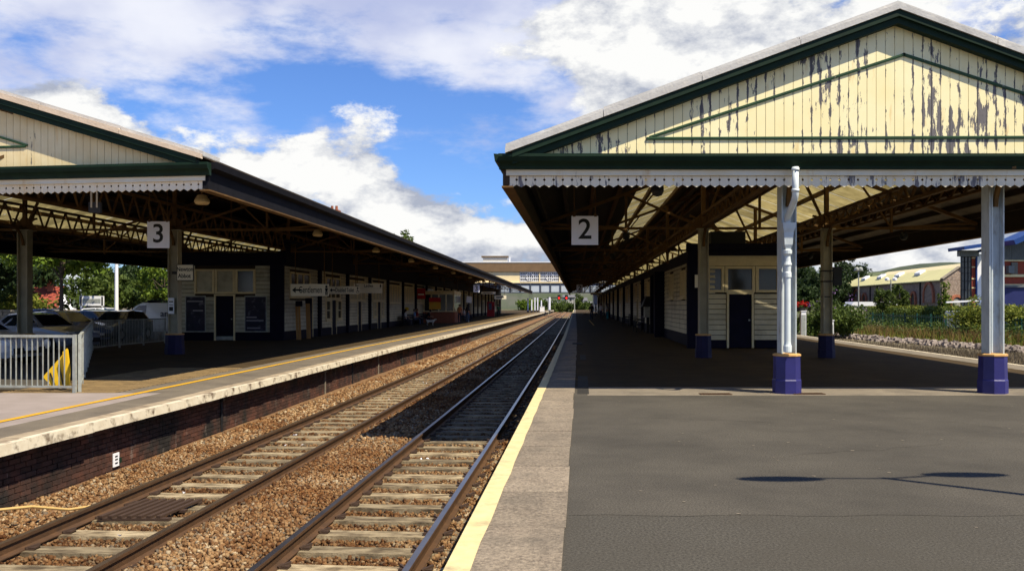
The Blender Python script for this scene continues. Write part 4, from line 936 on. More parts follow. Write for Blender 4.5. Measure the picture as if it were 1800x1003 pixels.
railing((-14.5, 17.9), (-8.5, 17.25), 'pale galvanised railing in the sun behind the left platform line')
railing((-8.45, 17.35), (-15.7, 33.2), 'railing running back from the sunlit corner into the shade', sp=.13)
railing((-15.75, 33.3), (-15.6, 39.9), 'railing in the deep shade in front of the white van', sp=.14)
# yellow folded barrier leaning inside the railing
q = lambda px, py, Y: ((px-900)*Y/1560, Y, 1.6+(536-py)*Y/1560)
yb = thing('yellow_barrier', 'yellow folded plastic barrier leaning behind the sunlit railing', 'barrier', (-9.1, 17.9, ZL))
M['yellow_plastic'] = pm('yellow_plastic', (.78, .50, .015), (.6, .36, .01), 4, .45)
MB().prism([q(75, 662, 17.75), q(118, 614, 17.75), q(122, 650, 17.75), q(120, 676, 17.75), q(90, 677, 17.75)], (0, .05, 0)).build('panel', M['yellow_plastic'], yb)
MB().prism([q(112, 618, 17.72), q(119, 612, 17.72), q(124, 676, 17.72), q(117, 677, 17.72)], (0, -.05, 0)).build('fold', M['yellow_plastic'], yb)
for x in (88, 103): MB().beam(q(x, 640 if x > 90 else 655, 17.73), q(x+8, 676, 17.73), .03, .02).build('railing_shadow', M['black'], yb)  # black bars stand in for the railing's shadow on the barrier
M['ramp_wood'] = pm('ramp_wood', (.40, .21, .06), (.28, .14, .04), 5, .6, st=(1, 1, .2))
for i, (px0, px1, y0, y1) in enumerate(((522, 531, 530, 597), (540, 547, 525, 595))):
    Y = 1560*1.7/(y1-536); t = thing('leaning_ramp', ['brown folded ramp leaning on the wall left of the navy door', 'second brown folded ramp leaning right beside the navy door'][i], 'ramp', q(px0, y1, Y), 'folded ramps by the wall')
    for k_ in (0, 1):
        x0 = px0+(px1-px0)*.5*k_; MB().beam(q(x0+1, y1, Y), q(x0-1, y0+6, Y+.5), .11, .06).build('plank', M['ramp_wood'], t)
    MB().beam(q((px0+px1)/2-1, y0+8, Y+.45), q((px0+px1)/2-1, y0-1, Y+.5), .32, .12).build('head', M['navy'], t)

# ------------------------------------------------------------------ lamp post behind the camera to the right (its shadow lies on the asphalt)
lp = thing('lamp_post', 'tall twin-armed platform lamp post beside the camera, seen by its shadow', 'lamp post', (6.62, 5.66, 0))
link('pole', MB().tube([(0, 0, 0), (0, 0, 1.1), (0, 0, 1.15), (0, 0, 6.1)], [.09, .09, .055, .04], 12).mesh('pole', M['column']), lp)
for s, z in ((-1, 6.1), (1, 6.1)):
    d = Vector((1, .0, 0))*s; up = .12
    a = link('arm', MB().tube([(0, 0, z-.05), (d.x*.55, d.y*.55+s*.06, z+up)], .022, 8).mesh('arm', M['column']), lp)
    mb = MB(); c = Vector((d.x*.9, s*.1, z+up+.02)); n = 12
    mb.add([c+Vector((math.cos(t)*.42, math.sin(t)*.13, .0)) for t in [2*math.pi*i/n for i in range(n)]]+[c+Vector((math.cos(t)*.30, math.sin(t)*.08, .09)) for t in [2*math.pi*i/n for i in range(n)]], [tuple(range(n-1, -1, -1)), tuple(range(n, 2*n))]+[(i, (i+1) % n, n+(i+1) % n, n+i) for i in range(n)])
    link('lantern', mb.mesh('lantern', M['galv']), lp)

# ------------------------------------------------------------------ car park vehicles
carpark = MB().add([(-60, 18, 0), (-16.4, 33.6, 0), (-16.9, 40, 0), (-19.5, 42.8, 0), (-16, 100, 0), (-16, 140, 0), (-140, 140, 0), (-140, 18, 0)], [(0, 1, 2, 3, 4, 5, 6, 7)])
carpark = MB().add([(-70, 17.9, ZL+.004), (-14.6, 18.2, ZL+.004), (-9.0, 17.8, ZL+.004), (-15.9, 33.4, ZL+.004), (-17.5, 43, ZL+.004), (-70, 140, ZL+.004)], [(0, 1, 2, 3, 4, 5)]); T(carpark.build('car_park', M['asphalt']), kind='structure')
M['car_glass'] = flat('car_glass', (.012, .016, .018), .06, spec=.7); M['tyre'] = flat('tyre', (.012, .012, .012), .85); M['rim'] = flat('rim', (.4, .4, .42), .35, .8); M['lamp_glass'] = flat('lamp_glass', (.55, .55, .55), .15, spec=.6); M['tail'] = flat('tail', (.35, .01, .008), .3); M['trim_black'] = flat('trim_black', (.015, .015, .016), .6)
def paint(name, c): 
    m, nt, p = new_mat(name); p.inputs['Base Color'].default_value = (*c, 1); p.inputs['Roughness'].default_value = .3; p.inputs['Coat Weight'].default_value = .7; p.inputs['Coat Roughness'].default_value = .06; return m
WH = MB().lathe([(.30, -.1), (.315, -.06), (.315, .06), (.30, .1), (.2, .1)], n=18); WHm = WH.mesh('tyre', M['tyre'])
for v in WHm.vertices: v.co = (v.co.x, v.co.z, v.co.y)
RIm = MB().lathe([(.2, -.08), (.2, .09), (.17, .102), (.05, .108)], n=14).mesh('rim', M['rim'])
for v in RIm.vertices: v.co = (v.co.x, v.co.z, v.co.y)
def make_car(name, label, loc, rz, pmat, kind='hatch', roofbars=False, group='cars parked behind the railing'):
    if kind == 'van':
        st = [(2.35, .42, .60, .78, .70), (2.25, .30, .85, .88, .80), (1.75, .26, 1.02, .93, .84), (1.5, .25, 1.08, .94, .84), (.95, .25, 1.68, .94, .78), (.6, .25, 1.84, .94, .76), (-2.2, .25, 1.84, .94, .76), (-2.35, .3, 1.80, .93, .75)]; belt = 1.06
    elif kind == 'saloon':
        st = [(2.15, .35, .58, .68, .6), (2.02, .24, .74, .80, .74), (1.2, .2, .86, .85, .76), (.85, .2, .92, .86, .76), (.15, .2, 1.36, .86, .58), (-.5, .2, 1.41, .86, .57), (-1.05, .2, 1.36, .86, .56), (-1.6, .2, .98, .85, .7), (-2.05, .24, .93, .82, .72), (-2.15, .4, .82, .76, .66)]; belt = .88
    else:
        st = [(1.95, .35, .58, .66, .58), (1.84, .24, .75, .78, .72), (1.15, .2, .89, .83, .74), (.85, .2, .95, .84, .74), (.15, .2, 1.40, .84, .58), (-.5, .2, 1.45, .84, .58), (-1.35, .2, 1.40, .84, .56), (-1.75, .22, 1.02, .82, .68), (-1.9, .3, .85, .78, .66)]; belt = .90
    t = thing(name, label, 'van' if kind == 'van' else 'car', loc, group if kind != 'van' else None); t.rotation_euler = (0, 0, rz)
    mb = MB(); n = 10; pts = []
    for x, zb, zt, wb, wt in st:
        bz_ = min(belt, zt-.05); hp = [(wb*.9, zb), (wb, zb+.16), (wb, bz_-.12), (wb*.975, bz_), (wt, zt-.03)]
        half = hp+[(wt*.85, zt)]
        pts += [(x, y, z) for y, z in half]+[(x, -y, z) for y, z in half[::-1]]
    n = 12; fs = [(i*n+k, (i+1)*n+k, (i+1)*n+(k+1) % n, i*n+(k+1) % n) for i in range(len(st)-1) for k in range(n)]+[tuple(range(n)), tuple(range(len(st)*n-1, (len(st)-1)*n-1, -1))]
    mb.add(pts, fs); body = link('body', mb.mesh('body', pmat, smooth=False), t)
    ci = 3; rf = 4; A, B = st[ci], st[rf]
    def lerp(p, q_, f): return tuple(a+(b-a)*f for a, b in zip(p, q_))
    def sheet(nm, P, nrm, mat='car_glass'):
        m = MB(); m.prism([Vector(p)+Vector(nrm)*.006 for p in P], Vector(nrm)*.008); return link(nm, m.mesh(nm, M[mat]), t)
    wa = [lerp((A[0], A[4]*.9, A[2]), (B[0], B[4]*.9, B[2]), f) for f in (.06, .92)]
    sheet('windscreen', [(wa[0][0], wa[0][1], wa[0][2]), (wa[0][0], -wa[0][1], wa[0][2]), (wa[1][0], -wa[1][1]*.98, wa[1][2]), (wa[1][0], wa[1][1]*.98, wa[1][2])], Vector((.55, 0, .83)))
    if kind == 'van': sw = [((1.38, 1.12), (.78, 1.66), (.35, 1.70), (.35, 1.10))]
    elif kind == 'saloon': sw = [((.72, .92), (.12, 1.30), (-.30, 1.34), (-.30, .92)), ((-.36, .92), (-.36, 1.34), (-.98, 1.29), (-1.35, .96))]
    else: sw = [((.72, .95), (.12, 1.34), (-.30, 1.38), (-.30, .95)), ((-.36, .95), (-.36, 1.38), (-1.25, 1.33), (-1.5, 1.0))]
    def yat(x, z):
        for i in range(len(st)-1):
            if st[i][0] >= x >= st[i+1][0]:
                f = (st[i][0]-x)/(st[i][0]-st[i+1][0]); S_ = [a+(b-a)*f for a, b in zip(st[i], st[i+1])]; bz_ = min(belt, S_[2]-.05); g = (z-bz_)/max(.02, S_[2]-.03-bz_); return S_[3]*.975+(S_[4]-S_[3]*.975)*min(1, max(0, g))
        return .8
    for P in sw:
        for s in (1, -1): sheet('side_window', [(x, s*(yat(x, z)), z) for x, z in P], Vector((0, s*.96, .28)))
    C, D = st[-3], st[-2]
    if kind != 'van':
        r = [lerp((C[0], C[4]*.88, C[2]), (D[0], D[4]*.88, D[2]), f) for f in (.08, .9)] if kind == 'hatch' else [lerp((st[6][0], st[6][4]*.88, st[6][2]), (st[7][0], st[7][4]*.88, st[7][2]), f) for f in (.08, .9)]
        sheet('rear_window', [(r[0][0], -r[0][1], r[0][2]), (r[0][0], r[0][1], r[0][2]), (r[1][0], r[1][1], r[1][2]), (r[1][0], -r[1][1], r[1][2])], Vector((-.6, 0, .8)))
    xf = 1.25 if kind != 'van' else 1.55; xr = -1.2 if kind != 'van' else -1.45; wy = st[3][3]-.06
    for x in (xf, xr):
        for s in (1, -1):
            wl = link('wheel', WHm, t, (x, s*wy, .31)); link('rim', RIm, wl, (0, 0, 0), 0 if s > 0 else math.pi)
    x1_ = st[1][0]; hz2 = .68 if kind != 'van' else .78
    for s in (1, -1):
        m = MB(); m.box(x1_-.12, x1_+.05, s*.58-.14, s*.58+.14, hz2-.07, hz2+.06); link('headlight', m.mesh('headlight', M['lamp_glass']), t)
        xr_ = st[-1][0]; m = MB(); m.box(xr_-.02, xr_+.12, s*.66-.08, s*.66+.08, .72, .95); link('tail_light', m.mesh('tail_light', M['tail']), t)
    link('bumper', MB().box(st[0][0]-.1, st[0][0]+.05, -.62, .62, .34, .5).mesh('bumper', M['trim_black']), t); link('number_plate', MB().box(st[0][0]+.051, st[0][0]+.06, -.26, .26, .42, .52).mesh('number_plate', M['white']), t)
    if roofbars:
        for s in (1, -1): link('roof_bar', MB().beam((.1, s*.52, 1.46), (-1.3, s*.52, 1.46), .04, .04).mesh('roof_bar', M['trim_black']), t)
    for s in (1, -1): link('mirror', MB().box(.62, .74, s*.96-.09, s*.96+.09, belt+.05, belt+.18).mesh('mirror', pmat), t)
    return t
gz = ZL+.004
pn = {k: paint('paint_'+k, c) for k, c in dict(navy=(.04, .05, .12), silver=(.5, .52, .56), slate=(.22, .24, .30), blue=(.06, .09, .24), yellow=(.65, .55, .06), white=(.75, .75, .74), black=(.03, .03, .04), grey=(.4, .42, .44)).items()}
make_car('parked_car', 'silver car with its bonnet towards the railing, at the left edge', (-15.6, 25.4, gz), math.radians(-8), pn['silver'])
make_car('parked_car', 'slate saloon parked behind the silver car with a wide windscreen', (-17.6, 33.2, gz), math.radians(-20), pn['slate'], 'saloon')
make_car('parked_car', 'pale car half cut off at the left edge behind the left column', (-20.4, 33.6, gz), math.radians(8), pn['grey'])
make_car('parked_car', 'dark blue car tucked behind the slate saloon', (-19.2, 38.2, gz), math.radians(-25), pn['blue'])
make_car('parked_car', 'navy car parked between the dark blue car and the van', (-20.2, 43.5, gz), math.radians(-20), pn['navy'])
make_car('parked_car', 'black car behind the railing right in front of the van', (-18.9, 42.6, gz), math.radians(-95), pn['black'])
make_car('parked_car', 'yellow car beyond the navy cars with only its roof showing', (-23.2, 50.5, gz), math.radians(-15), pn['yellow'])
make_car('parked_car', 'white-roofed car with black roof bars behind the yellow car', (-25.8, 56.5, gz+.1), math.radians(-15), pn['white'], roofbars=True)
make_car('parked_car', 'small dark car near the low stone wall and pub sign', (-31.5, 60.5, gz), math.radians(30), pn['navy'])
van = make_car('parked_van', 'white panel van lettered amey parked behind the dark railing', (-19.6, 49.3, gz), math.radians(180), paint('paint_van', (.62, .62, .58)), 'van')
van.rotation_euler = (0, 0, math.radians(177))
link('lettering', text_mesh('amey', .52, flat('van_ink', (.03, .035, .06)), wt=.006), van, (-1.05, .965, 1.22), math.pi)
link('roof_rack', MB().box(-2.1, .4, -.7, .7, 1.93, 1.97).box(-2.1, -2.05, -.7, .7, 1.84, 1.93).box(.3, .35, -.7, .7, 1.84, 1.93).mesh('roof_rack', M['trim_black']), van)
# ------------------------------------------------------------------ vegetation
def leaf_mat(name, a, b):
    m, nt, p = new_mat(name); vec, geo = npos(nt)
    c = nmix(nt, geo.outputs['Random Per Island'], a, b); c = nmix(nt, nramp(nt, nnoise(nt, vec, .8, 3, .5), .3, .7), c, tuple(x*.6 for x in a))
    nt.links.new(c, p.inputs['Base Color']); p.inputs['Roughness'].default_value = .65; p.inputs['Specular IOR Level'].default_value = .2
    tr = nt.nodes.new('ShaderNodeBsdfTranslucent'); nt.links.new(c, tr.inputs[0]); mx = nt.nodes.new('ShaderNodeMixShader'); mx.inputs[0].default_value = .3
    nt.links.new(p.outputs[0], mx.inputs[1]); nt.links.new(tr.outputs[0], mx.inputs[2]); nt.links.new(mx.outputs[0], nt.nodes['Material Output'].inputs[0]); return m
LEAF = {'bright': leaf_mat('leaf_bright', (.10, .17, .015), (.22, .28, .035)), 'dark': leaf_mat('leaf_dark', (.018, .038, .010), (.05, .08, .018)), 'mid': leaf_mat('leaf_mid', (.06, .10, .016), (.13, .17, .03)),
        'dry': leaf_mat('leaf_dry', (.26, .15, .05), (.18, .15, .06)), 'brush': leaf_mat('dry_brush', (.17, .13, .08), (.30, .25, .17)), 'purple': leaf_mat('flower_purple', (.22, .10, .30), (.3, .16, .38)), 'red': leaf_mat('flower_red', (.6, .02, .015), (.5, .05, .03)), 'yg': leaf_mat('leaf_yellowgreen', (.15, .19, .025), (.28, .28, .045))}
def quads(P, size, rng, name, mat, parent=None, elong=1.0, upright=0):
    n = len(P); a = rng.normal(size=(n, 3)); 
    if upright: a = a*(1-upright)+np.array([0, 0, 1.0])*upright*np.sign(rng.random((n, 1))-.05)
    a /= np.linalg.norm(a, axis=1)[:, None]; b = rng.normal(size=(n, 3)); b -= a*(a*b).sum(1)[:, None]; b /= np.linalg.norm(b, axis=1)[:, None]
    s = size*rng.uniform(.6, 1.3, n)[:, None]; a = a*s*elong; b = b*s*.55
    V = np.stack([P-a, P+b*.9, P+a, P-b*.9], 1).reshape(-1, 3)
    off = np.array(wloc(parent)) if parent else 0; V = V-off
    me = bpy.data.meshes.new(name); me.vertices.add(n*4); me.vertices.foreach_set('co', V.reshape(-1)); me.loops.add(n*4); me.loops.foreach_set('vertex_index', np.arange(n*4, dtype=np.int32))
    me.polygons.add(n); me.polygons.foreach_set('loop_start', np.arange(n, dtype=np.int32)*4); me.update(calc_edges=True); me.materials.append(mat)
    return link(name, me, parent)
def crown_pts(c, r, n, rng, clumps=40, shell=.55, cr=.26):
    d = rng.normal(size=(clumps, 3)); d /= np.linalg.norm(d, axis=1)[:, None]; rad = rng.uniform(shell, 1.0, clumps)[:, None]; C = d*rad
    C[:, 2] = np.where(C[:, 2] < -.55, -.55, C[:, 2])
    k = rng.integers(0, clumps, n); sc = rng.uniform(.6, 1.3, clumps)[k][:, None]; o = rng.normal(size=(n, 3)); o /= np.linalg.norm(o, axis=1)[:, None]; o *= (rng.random((n, 1))**.5)
    return np.array(c)+(C[k]+o*cr*sc)*np.array(r), np.array(c)+C*np.array(r)
M['bark'] = pm('bark', (.09, .065, .045), (.05, .038, .028), 6, .9, .5, 20)
def tree(name, label, x, y, z0, ztop, rx, trunk_h, leaf, n=5000, size=.16, seed=1, cat='tree', clumps=45, group=None, shell=.5):
    rng = np.random.default_rng(seed); t = thing(name, label, cat, (x, y, z0), group); rzz = (ztop-trunk_h)/2; c = (x, y, trunk_h+rzz)
    P, C = crown_pts(c, (rx, rx, rzz), n, rng, clumps, shell); quads(P, size, rng, 'crown', LEAF[leaf], t)
    mb = MB(); r0 = max(.06, (ztop-z0)*.018); mb.tube([(x, y, z0-.1), (x+.05, y, (z0+trunk_h)/2), (x, y+.05, trunk_h+rzz*.5), (x, y, trunk_h+rzz*1.2)], [r0, r0*.85, r0*.6, r0*.25], 8)
    for k in range(0, min(10, len(C))): mb.tube([(x, y, trunk_h+rzz*(.1+.08*k)), tuple((np.array((x, y, trunk_h+rzz*.4))+C[k])/2+np.array([0, 0, .2])), tuple(C[k])], [r0*.4, r0*.28, r0*.1], 6)
    mb.build('trunk', M['bark'], t); return t
def bush(name, label, x, y, z0, rx, ry, h, leaf, n=2500, size=.12, seed=1, cat='bush', group=None):
    rng = np.random.default_rng(seed); t = thing(name, label, cat, (x, y, z0), group); P, C = crown_pts((x, y, z0+h*.48), (rx*.85, ry*.85, h*.48), n, rng, 26, .35, .4); P[:, 2] = np.maximum(P[:, 2], z0+.02)
    quads(P, size, rng, 'foliage', LEAF[leaf], t); mb = MB()
    for k in range(6): mb.tube([(x+.1*math.cos(k), y+.1*math.sin(k), z0-.05), tuple(C[k])], [.05, .02], 5)
    mb.build('stems', M['bark'], t); return t
# left of the line, behind the car park
tree('maple_tree', 'bright green spreading tree beyond the parked cars, behind the left column', -30.5, 60, -.1, 8.6, 4.2, 2.9, 'bright', 6500, .2, 11)
tree('dark_tree', 'dark leafy tree at the left edge of the photo', -40.5, 66, -.1, 9, 5.2, 1.2, 'dark', 6500, .22, 12)
tree('dark_tree', 'dense dark green tree left of the white pole', -34.5, 74, -.1, 5.0, 3.4, .5, 'mid', 5000, .2, 13, shell=.3)
tree('dark_tree', 'tall dense dark tree right behind the white pole', -33.5, 80, -.1, 5.3, 3.6, .2, 'dark', 7000, .2, 14, shell=.3)
tree('young_tree', 'light green airy tree by the cream tower, left of the name sign', -28.2, 72, -.1, 5.6, 2.6, 1.6, 'bright', 3200, .17, 15)
bush('round_bush', 'yellowish bush over the low wall at the left edge', -39.5, 70, .6, 3.2, 2, 2.2, 'yg', 2600, .16, 16)
bush('low_bush', 'low bush behind the roof of the white van', -30, 84, -.1, 4, 2, 2.6, 'mid', 2500, .18, 17)
tree('tall_tree', 'distant tree top showing over the left canopy roof', -22.5, 178, 0, 16.4, 3.0, 8, 'mid', 3000, .35, 18)
for k_, (x, y, zt, rx) in enumerate(((-52, 95, 8, 6), (-44, 105, 7, 5), (-60, 80, 9, 6))): tree('background_tree', ['background tree behind the red roofed house', 'background tree between the house and the cream tower', 'background tree beyond the left edge of the wall'][k_], x, y, -.1, zt, rx, .5, 'dark', 5000, .3, 30+k_, shell=.35, group='trees behind the car park')
# low stone wall, house, pole, tower, pub sign
M['stone'] = pm('stone', (.30, .26, .20), (.19, .165, .13), 3, .9, .5, 12, dirt=(.12, .10, .08), dscale=2)
sw = thing('stone_wall', 'low stone boundary wall beyond the parked cars at the left', 'wall', (-40, 67, -.1))
for r_ in range(4):
    for i in range(24): x = -48+i*.62+(r_ % 2)*.3; MB().box(x, x+.58, 66.9+random.uniform(0, .05), 67.4, -.1+r_*.3, .185+r_*.3).build('stone', M['stone'], sw)
MB().box(-48, -33, 66.85, 67.5, 1.1, 1.25).build('wall_coping', M['stone'], sw)
hs = thing('house', 'small white gabled house with red tiled roof beyond the car park', 'house', (-47, 92, -.1)); M['red_tile'] = pm('red_tile', (.30, .06, .035), (.2, .045, .03), 3, .8, .5, 8)
MB().box(-50.5, -46.0, 90, 97, -.1, 1.3).build('wall', M['white'], hs)
MB().prism([(-50.6, 89.7, 1.3), (-45.9, 89.7, 1.3), (-47.2, 93.5, 3.5), (-50.6, 93.5, 3.5)], (0, .12, .06)).build('roof', M['red_tile'], hs)
MB().prism([(-46.0, 90, 1.3), (-44.9, 91, -.1), (-45.8, 92, 3.2), (-46.2, 92, 3.3)], (-.3, .6, 0)).build('gable', M['white'], hs)
MB().box(-48.4, -48.0, 92.4, 92.9, 3.0, 4.2).build('chimney', M['red_brick'], hs)
pole = thing('lamp_column', 'tall white lamp column rising behind the white van', 'lamp post', (-24.6, 55.2, -.1)); MB().tube([(-24.6, 55.2, -.1), (-24.6, 55.2, 1.2), (-24.6, 55.2, 7)], [.13, .12, .09], 10).build('shaft', M['white'], pole); MB().beam((-24.6, 55.2, 7), (-23.4, 55.2, 7.2), .08, .08).build('arm', M['white'], pole)
tw = thing('cream_tower', 'far cream concrete tower between the trees left of the name sign', 'tower', (-62.5, 150, 0)); M['cream_conc'] = pm('cream_conc', (.72, .60, .36), (.6, .5, .3), 2, .8)
MB().box(-63.1, -61.9, 150, 151.2, -1, 6.2).build('shaft', M['cream_conc'], tw); MB().box(-63.3, -61.7, 149.8, 151.4, 6.2, 6.7).build('tower_cap', M['cream_conc'], tw)
fb = thing('far_building', 'far grey building roofs behind the trees beside the cream tower', 'building', (-70, 160, -1)); MB().box(-75, -64, 160, 170, -1, 4.6).build('wall', M['stone'], fb); MB().prism([(-75.4, 159.5, 4.6), (-63.6, 159.5, 4.6), (-63.6, 165, 6.4), (-75.4, 165, 6.4)], (0, .2, .1)).build('roof', M['stone'], fb)
ps_ = thing('roadside_sign', 'white frame sign board in front of the red roofed house', 'sign', (-29.8, 63, -.1))
for x in (-30.6, -29.1): MB().box(x-.06, x+.06, 63, 63.1, -.1, 2.2).build('leg', M['white'], ps_)
MB().box(-30.7, -29.0, 63.0, 63.12, 1.55, 2.25).build('board', M['white'], ps_); MB().box(-30.5, -29.2, 62.985, 62.998, 1.75, 2.05).build('print', M['galv'], ps_)

# right of the line
gr = MB().add([(9, 5, -1.0), (30, 5, -1.0), (36, 62, -1.0), (42, 112, -1.0), (20, 150, -1.0), (19, 112, -1.0)], [(0, 1, 2, 3, 4, 5)])
M['dirt'] = pm('dirt', (.15, .115, .07), (.10, .085, .045), 1.2, .95, .6, 12, dirt=(.075, .08, .03), dscale=.5); T(gr.build('trackside_ground', M['dirt']), kind='structure')
def scatter_line(pts, width, n, rng):
    pts = np.array(pts, float); seg = rng.integers(0, len(pts)-1, n); f = rng.random(n)[:, None]; p = pts[seg]*(1-f)+pts[seg+1]*f
    return np.stack([p[:, 0]+rng.normal(0, width, n), p[:, 1]+rng.normal(0, width*1.4, n)], 1)
rng = np.random.default_rng(5)
L_ = [(27.2, 78), (26.8, 70), (27.4, 60), (28.2, 52), (28.5, 46), (28.4, 40)]
xy = scatter_line(L_, .5, 2600, rng); stn = MB()
for i in range(len(xy)):
    s = rng.uniform(.05, .14); x, y = xy[i]; z = -1.0+rng.uniform(0, .25)*math.exp(-abs(rng.normal())); R = rng.uniform(.7, 1.3, (8, 3)); R[:, :] *= s
    cb = [(-.5, -.5, -.5), (.5, -.5, -.5), (.5, .5, -.5), (-.5, .5, -.5), (-.5, -.5, .5), (.5, -.5, .5), (.5, .5, .5), (-.5, .5, .5)]
    stn.add([(x+a*R[k][0]*2, y+b*R[k][1]*2, z+.05+c*R[k][2]*1.4) for k, (a, b, c) in enumerate(cb)], MB.BF)
T(stn.build('pale_rubble', pm('pale_rubble', (.46, .39, .33), (.32, .26, .22), 4, .9, island=.45)), 'strip of pale pinkish stone rubble along the weedy bank', 'rubble', kind='stuff')
def blades(name, label, xy, hmin, hmax, mat, rng, z0=-1.0, wd=.05):
    n = len(xy); h = rng.uniform(hmin, hmax, n); l = rng.normal(0, .25, (n, 2))*h[:, None]; a = rng.uniform(0, 6.28, n); wv = np.stack([np.cos(a), np.sin(a)], 1)*wd
    V = np.zeros((n, 3, 3)); V[:, 0, :2] = xy-wv; V[:, 1, :2] = xy+wv; V[:, 2, :2] = xy+l; V[:, :2, 2] = z0; V[:, 2, 2] = z0+h
    me = bpy.data.meshes.new(name); me.vertices.add(n*3); me.vertices.foreach_set('co', V.reshape(-1)); me.loops.add(n*3); me.loops.foreach_set('vertex_index', np.arange(n*3, dtype=np.int32)); me.polygons.add(n); me.polygons.foreach_set('loop_start', np.arange(n, dtype=np.int32)*3); me.update(calc_edges=True); me.materials.append(mat)
    return T(link(name, me), label, 'weeds', kind='stuff')
B_ = [(19.5, 95), (20, 75), (21, 60), (22.5, 48), (23.5, 40), (22.5, 32), (21, 26), (19, 20)]
blades('dry_brush', 'dry brown brushwood and dead weeds along the old trackbed', scatter_line(B_, 1.5, 26000, rng), .08, .38, LEAF['brush'], rng, wd=.03)
blades('dry_grass', 'tall rusty seeding weeds in front of the green fence', scatter_line([(30.5, 100), (30, 85), (30, 70), (30.8, 60), (31.5, 50)], 1.0, 4500, rng), .4, 1.2, LEAF['dry'], rng, wd=.035)
blades('green_weeds', 'green weeds and grass on the bank', scatter_line([(31, 104), (31, 85), (31, 70), (31.5, 60), (32, 48), (31, 38)], 1.3, 16000, rng), .25, .8, LEAF['yg'], rng, wd=.05)
bush('buddleia_bush', 'large loose bush with purple flowers left of the goods shed', 25.4, 70, -1, 2.5, 2.3, 3.2, 'mid', 5000, .13, 21)
P, C = crown_pts((25.6, 70, .9), (2.4, 2.2, 1.9), 110, np.random.default_rng(3), 24, .8, .2); quads(P[P[:, 2] > 1.2], .10, rng, 'flowers', LEAF['purple'], bpy.data.objects['buddleia_bush'], 1.4)
bush('green_bush', 'bright green rounded bush in front of the fence by the right column', 33.2, 62, -1, 3.0, 2.2, 3.0, 'yg', 6000, .12, 22)
bush('green_bush', 'dark bush at the right edge behind the right column', 32.4, 52, -1, 2.0, 2.0, 2.3, 'mid', 4000, .12, 23)
bush('green_bush', 'small bush between the rear column and the white cabinet', 21.0, 62, -1, 1.5, 1.5, 2.6, 'mid', 3000, .11, 24)
bush('green_bush', 'ragged bush left of the rear column under the flowers', 19.4, 66, -1, 1.7, 1.6, 2.4, 'yg', 3000, .11, 25)
hp = [(44.2, 114), (41.8, 96), (40.0, 80), (38.3, 63), (36.9, 48)]
hd = thing('hedge', 'long trimmed hedge standing behind the green fence', 'hedge', (38.2, 80, -1)); bl_ = scatter_line([(31.5, 104), (31.5, 85), (31.5, 70), (32, 60), (32.4, 48), (31.4, 38)], 1.2, 14000, rng); P_ = np.stack([bl_[:, 0], bl_[:, 1], -1+rng.beta(1.2, 2.2, len(bl_))*1.5], 1); T(quads(P_, .10, rng, 'bank_weeds', LEAF['mid']), 'leafy green weeds on the bank before the fence', 'weeds', kind='stuff')
xy = scatter_line(hp, .6, 26000, rng); zz = rng.beta(1.6, 1.0, len(xy))*2.35-1.0+rng.normal(0, .06, len(xy)); quads(np.stack([xy[:, 0], xy[:, 1], zz], 1), .13, rng, 'foliage', LEAF['mid'], hd)
xy = scatter_line(hp, .5, 5000, rng); quads(np.stack([xy[:, 0], xy[:, 1], 1.35+rng.normal(0, .1, len(xy))], 1), .11, rng, 'foliage', LEAF['yg'], hd)
pf_ = thing('palisade_fence', 'dark green palisade fence in front of the hedge', 'fence', (36, 75, -1)); M['fence_green'] = pm('fence_green', (.01, .06, .045), (.008, .045, .035), 3, .5)
fp = [Vector((40.8, 112, -1)), Vector((38.6, 95, -1)), Vector((36.8, 78, -1)), Vector((35, 61, -1)), Vector((33.6, 46, -1))]; pal = MB()
for a, b in zip(fp, fp[1:]):
    n = int((b-a).length/3.4); d = (b-a)
    for i in range(n):
        p = a+d*i/n; MB().box(p.x-.06, p.x+.06, p.y-.06, p.y+.06, -1, .85).build('post', M['fence_green'], pf_)
        for z in (-.6, .55): MB().beam(p+Vector((0, 0, 1+z)), a+d*(i+1)/n+Vector((0, 0, 1+z)), .05, .06).build('rail', M['fence_green'], pf_)
    m = int((b-a).length/.45)
    for i in range(m): p = a+d*i/m; pal.box(p.x-.012, p.x+.012, p.y-.015, p.y+.015, -.95, .75)
T(pal.build('pales', M['fence_green'], pf_), kind='stuff')
# trackside cabinets, planter, masts
for k_, (x, y, h, w_, lb_) in enumerate(((17.3, 48.2, 1.75, .24, 'slim white trackside cabinet just right of the rear column'), (18.1, 55.2, 2.2, .3, 'white cabinet post left of the rear column below red flowers'))):
    t = thing('trackside_cabinet', lb_, 'cabinet', (x, y, -1), 'white trackside cabinets'); link('body', MB().box(-w_/2, w_/2, -.15, .15, 0, h).mesh('body', M['white']), t); link('lid', MB().box(-w_/2-.03, w_/2+.03, -.18, .18, h, h+.05).mesh('lid', M['white']), t); link('door', MB().box(-w_/2+.03, w_/2-.03, -.165, -.151, .3, h-.2).mesh('door', M['galv']), t)
t = thing('flower_planter', 'planter of red flowers above the white cabinet post', 'planter', (18.1, 55.6, 1.2)); link('tub', MB().lathe([(.2, 0), (.3, .25), (.32, .27)], n=12).mesh('tub', M['trim_black']), t)
P, C = crown_pts((18.1, 55.6, 1.62), (.45, .4, .3), 500, rng, 12); quads(P, .07, rng, 'flowers', LEAF['red'], t); P, C = crown_pts((18.1, 55.6, 1.5), (.4, .4, .25), 300, rng, 12); quads(P, .07, rng, 'leaves', LEAF['mid'], t)
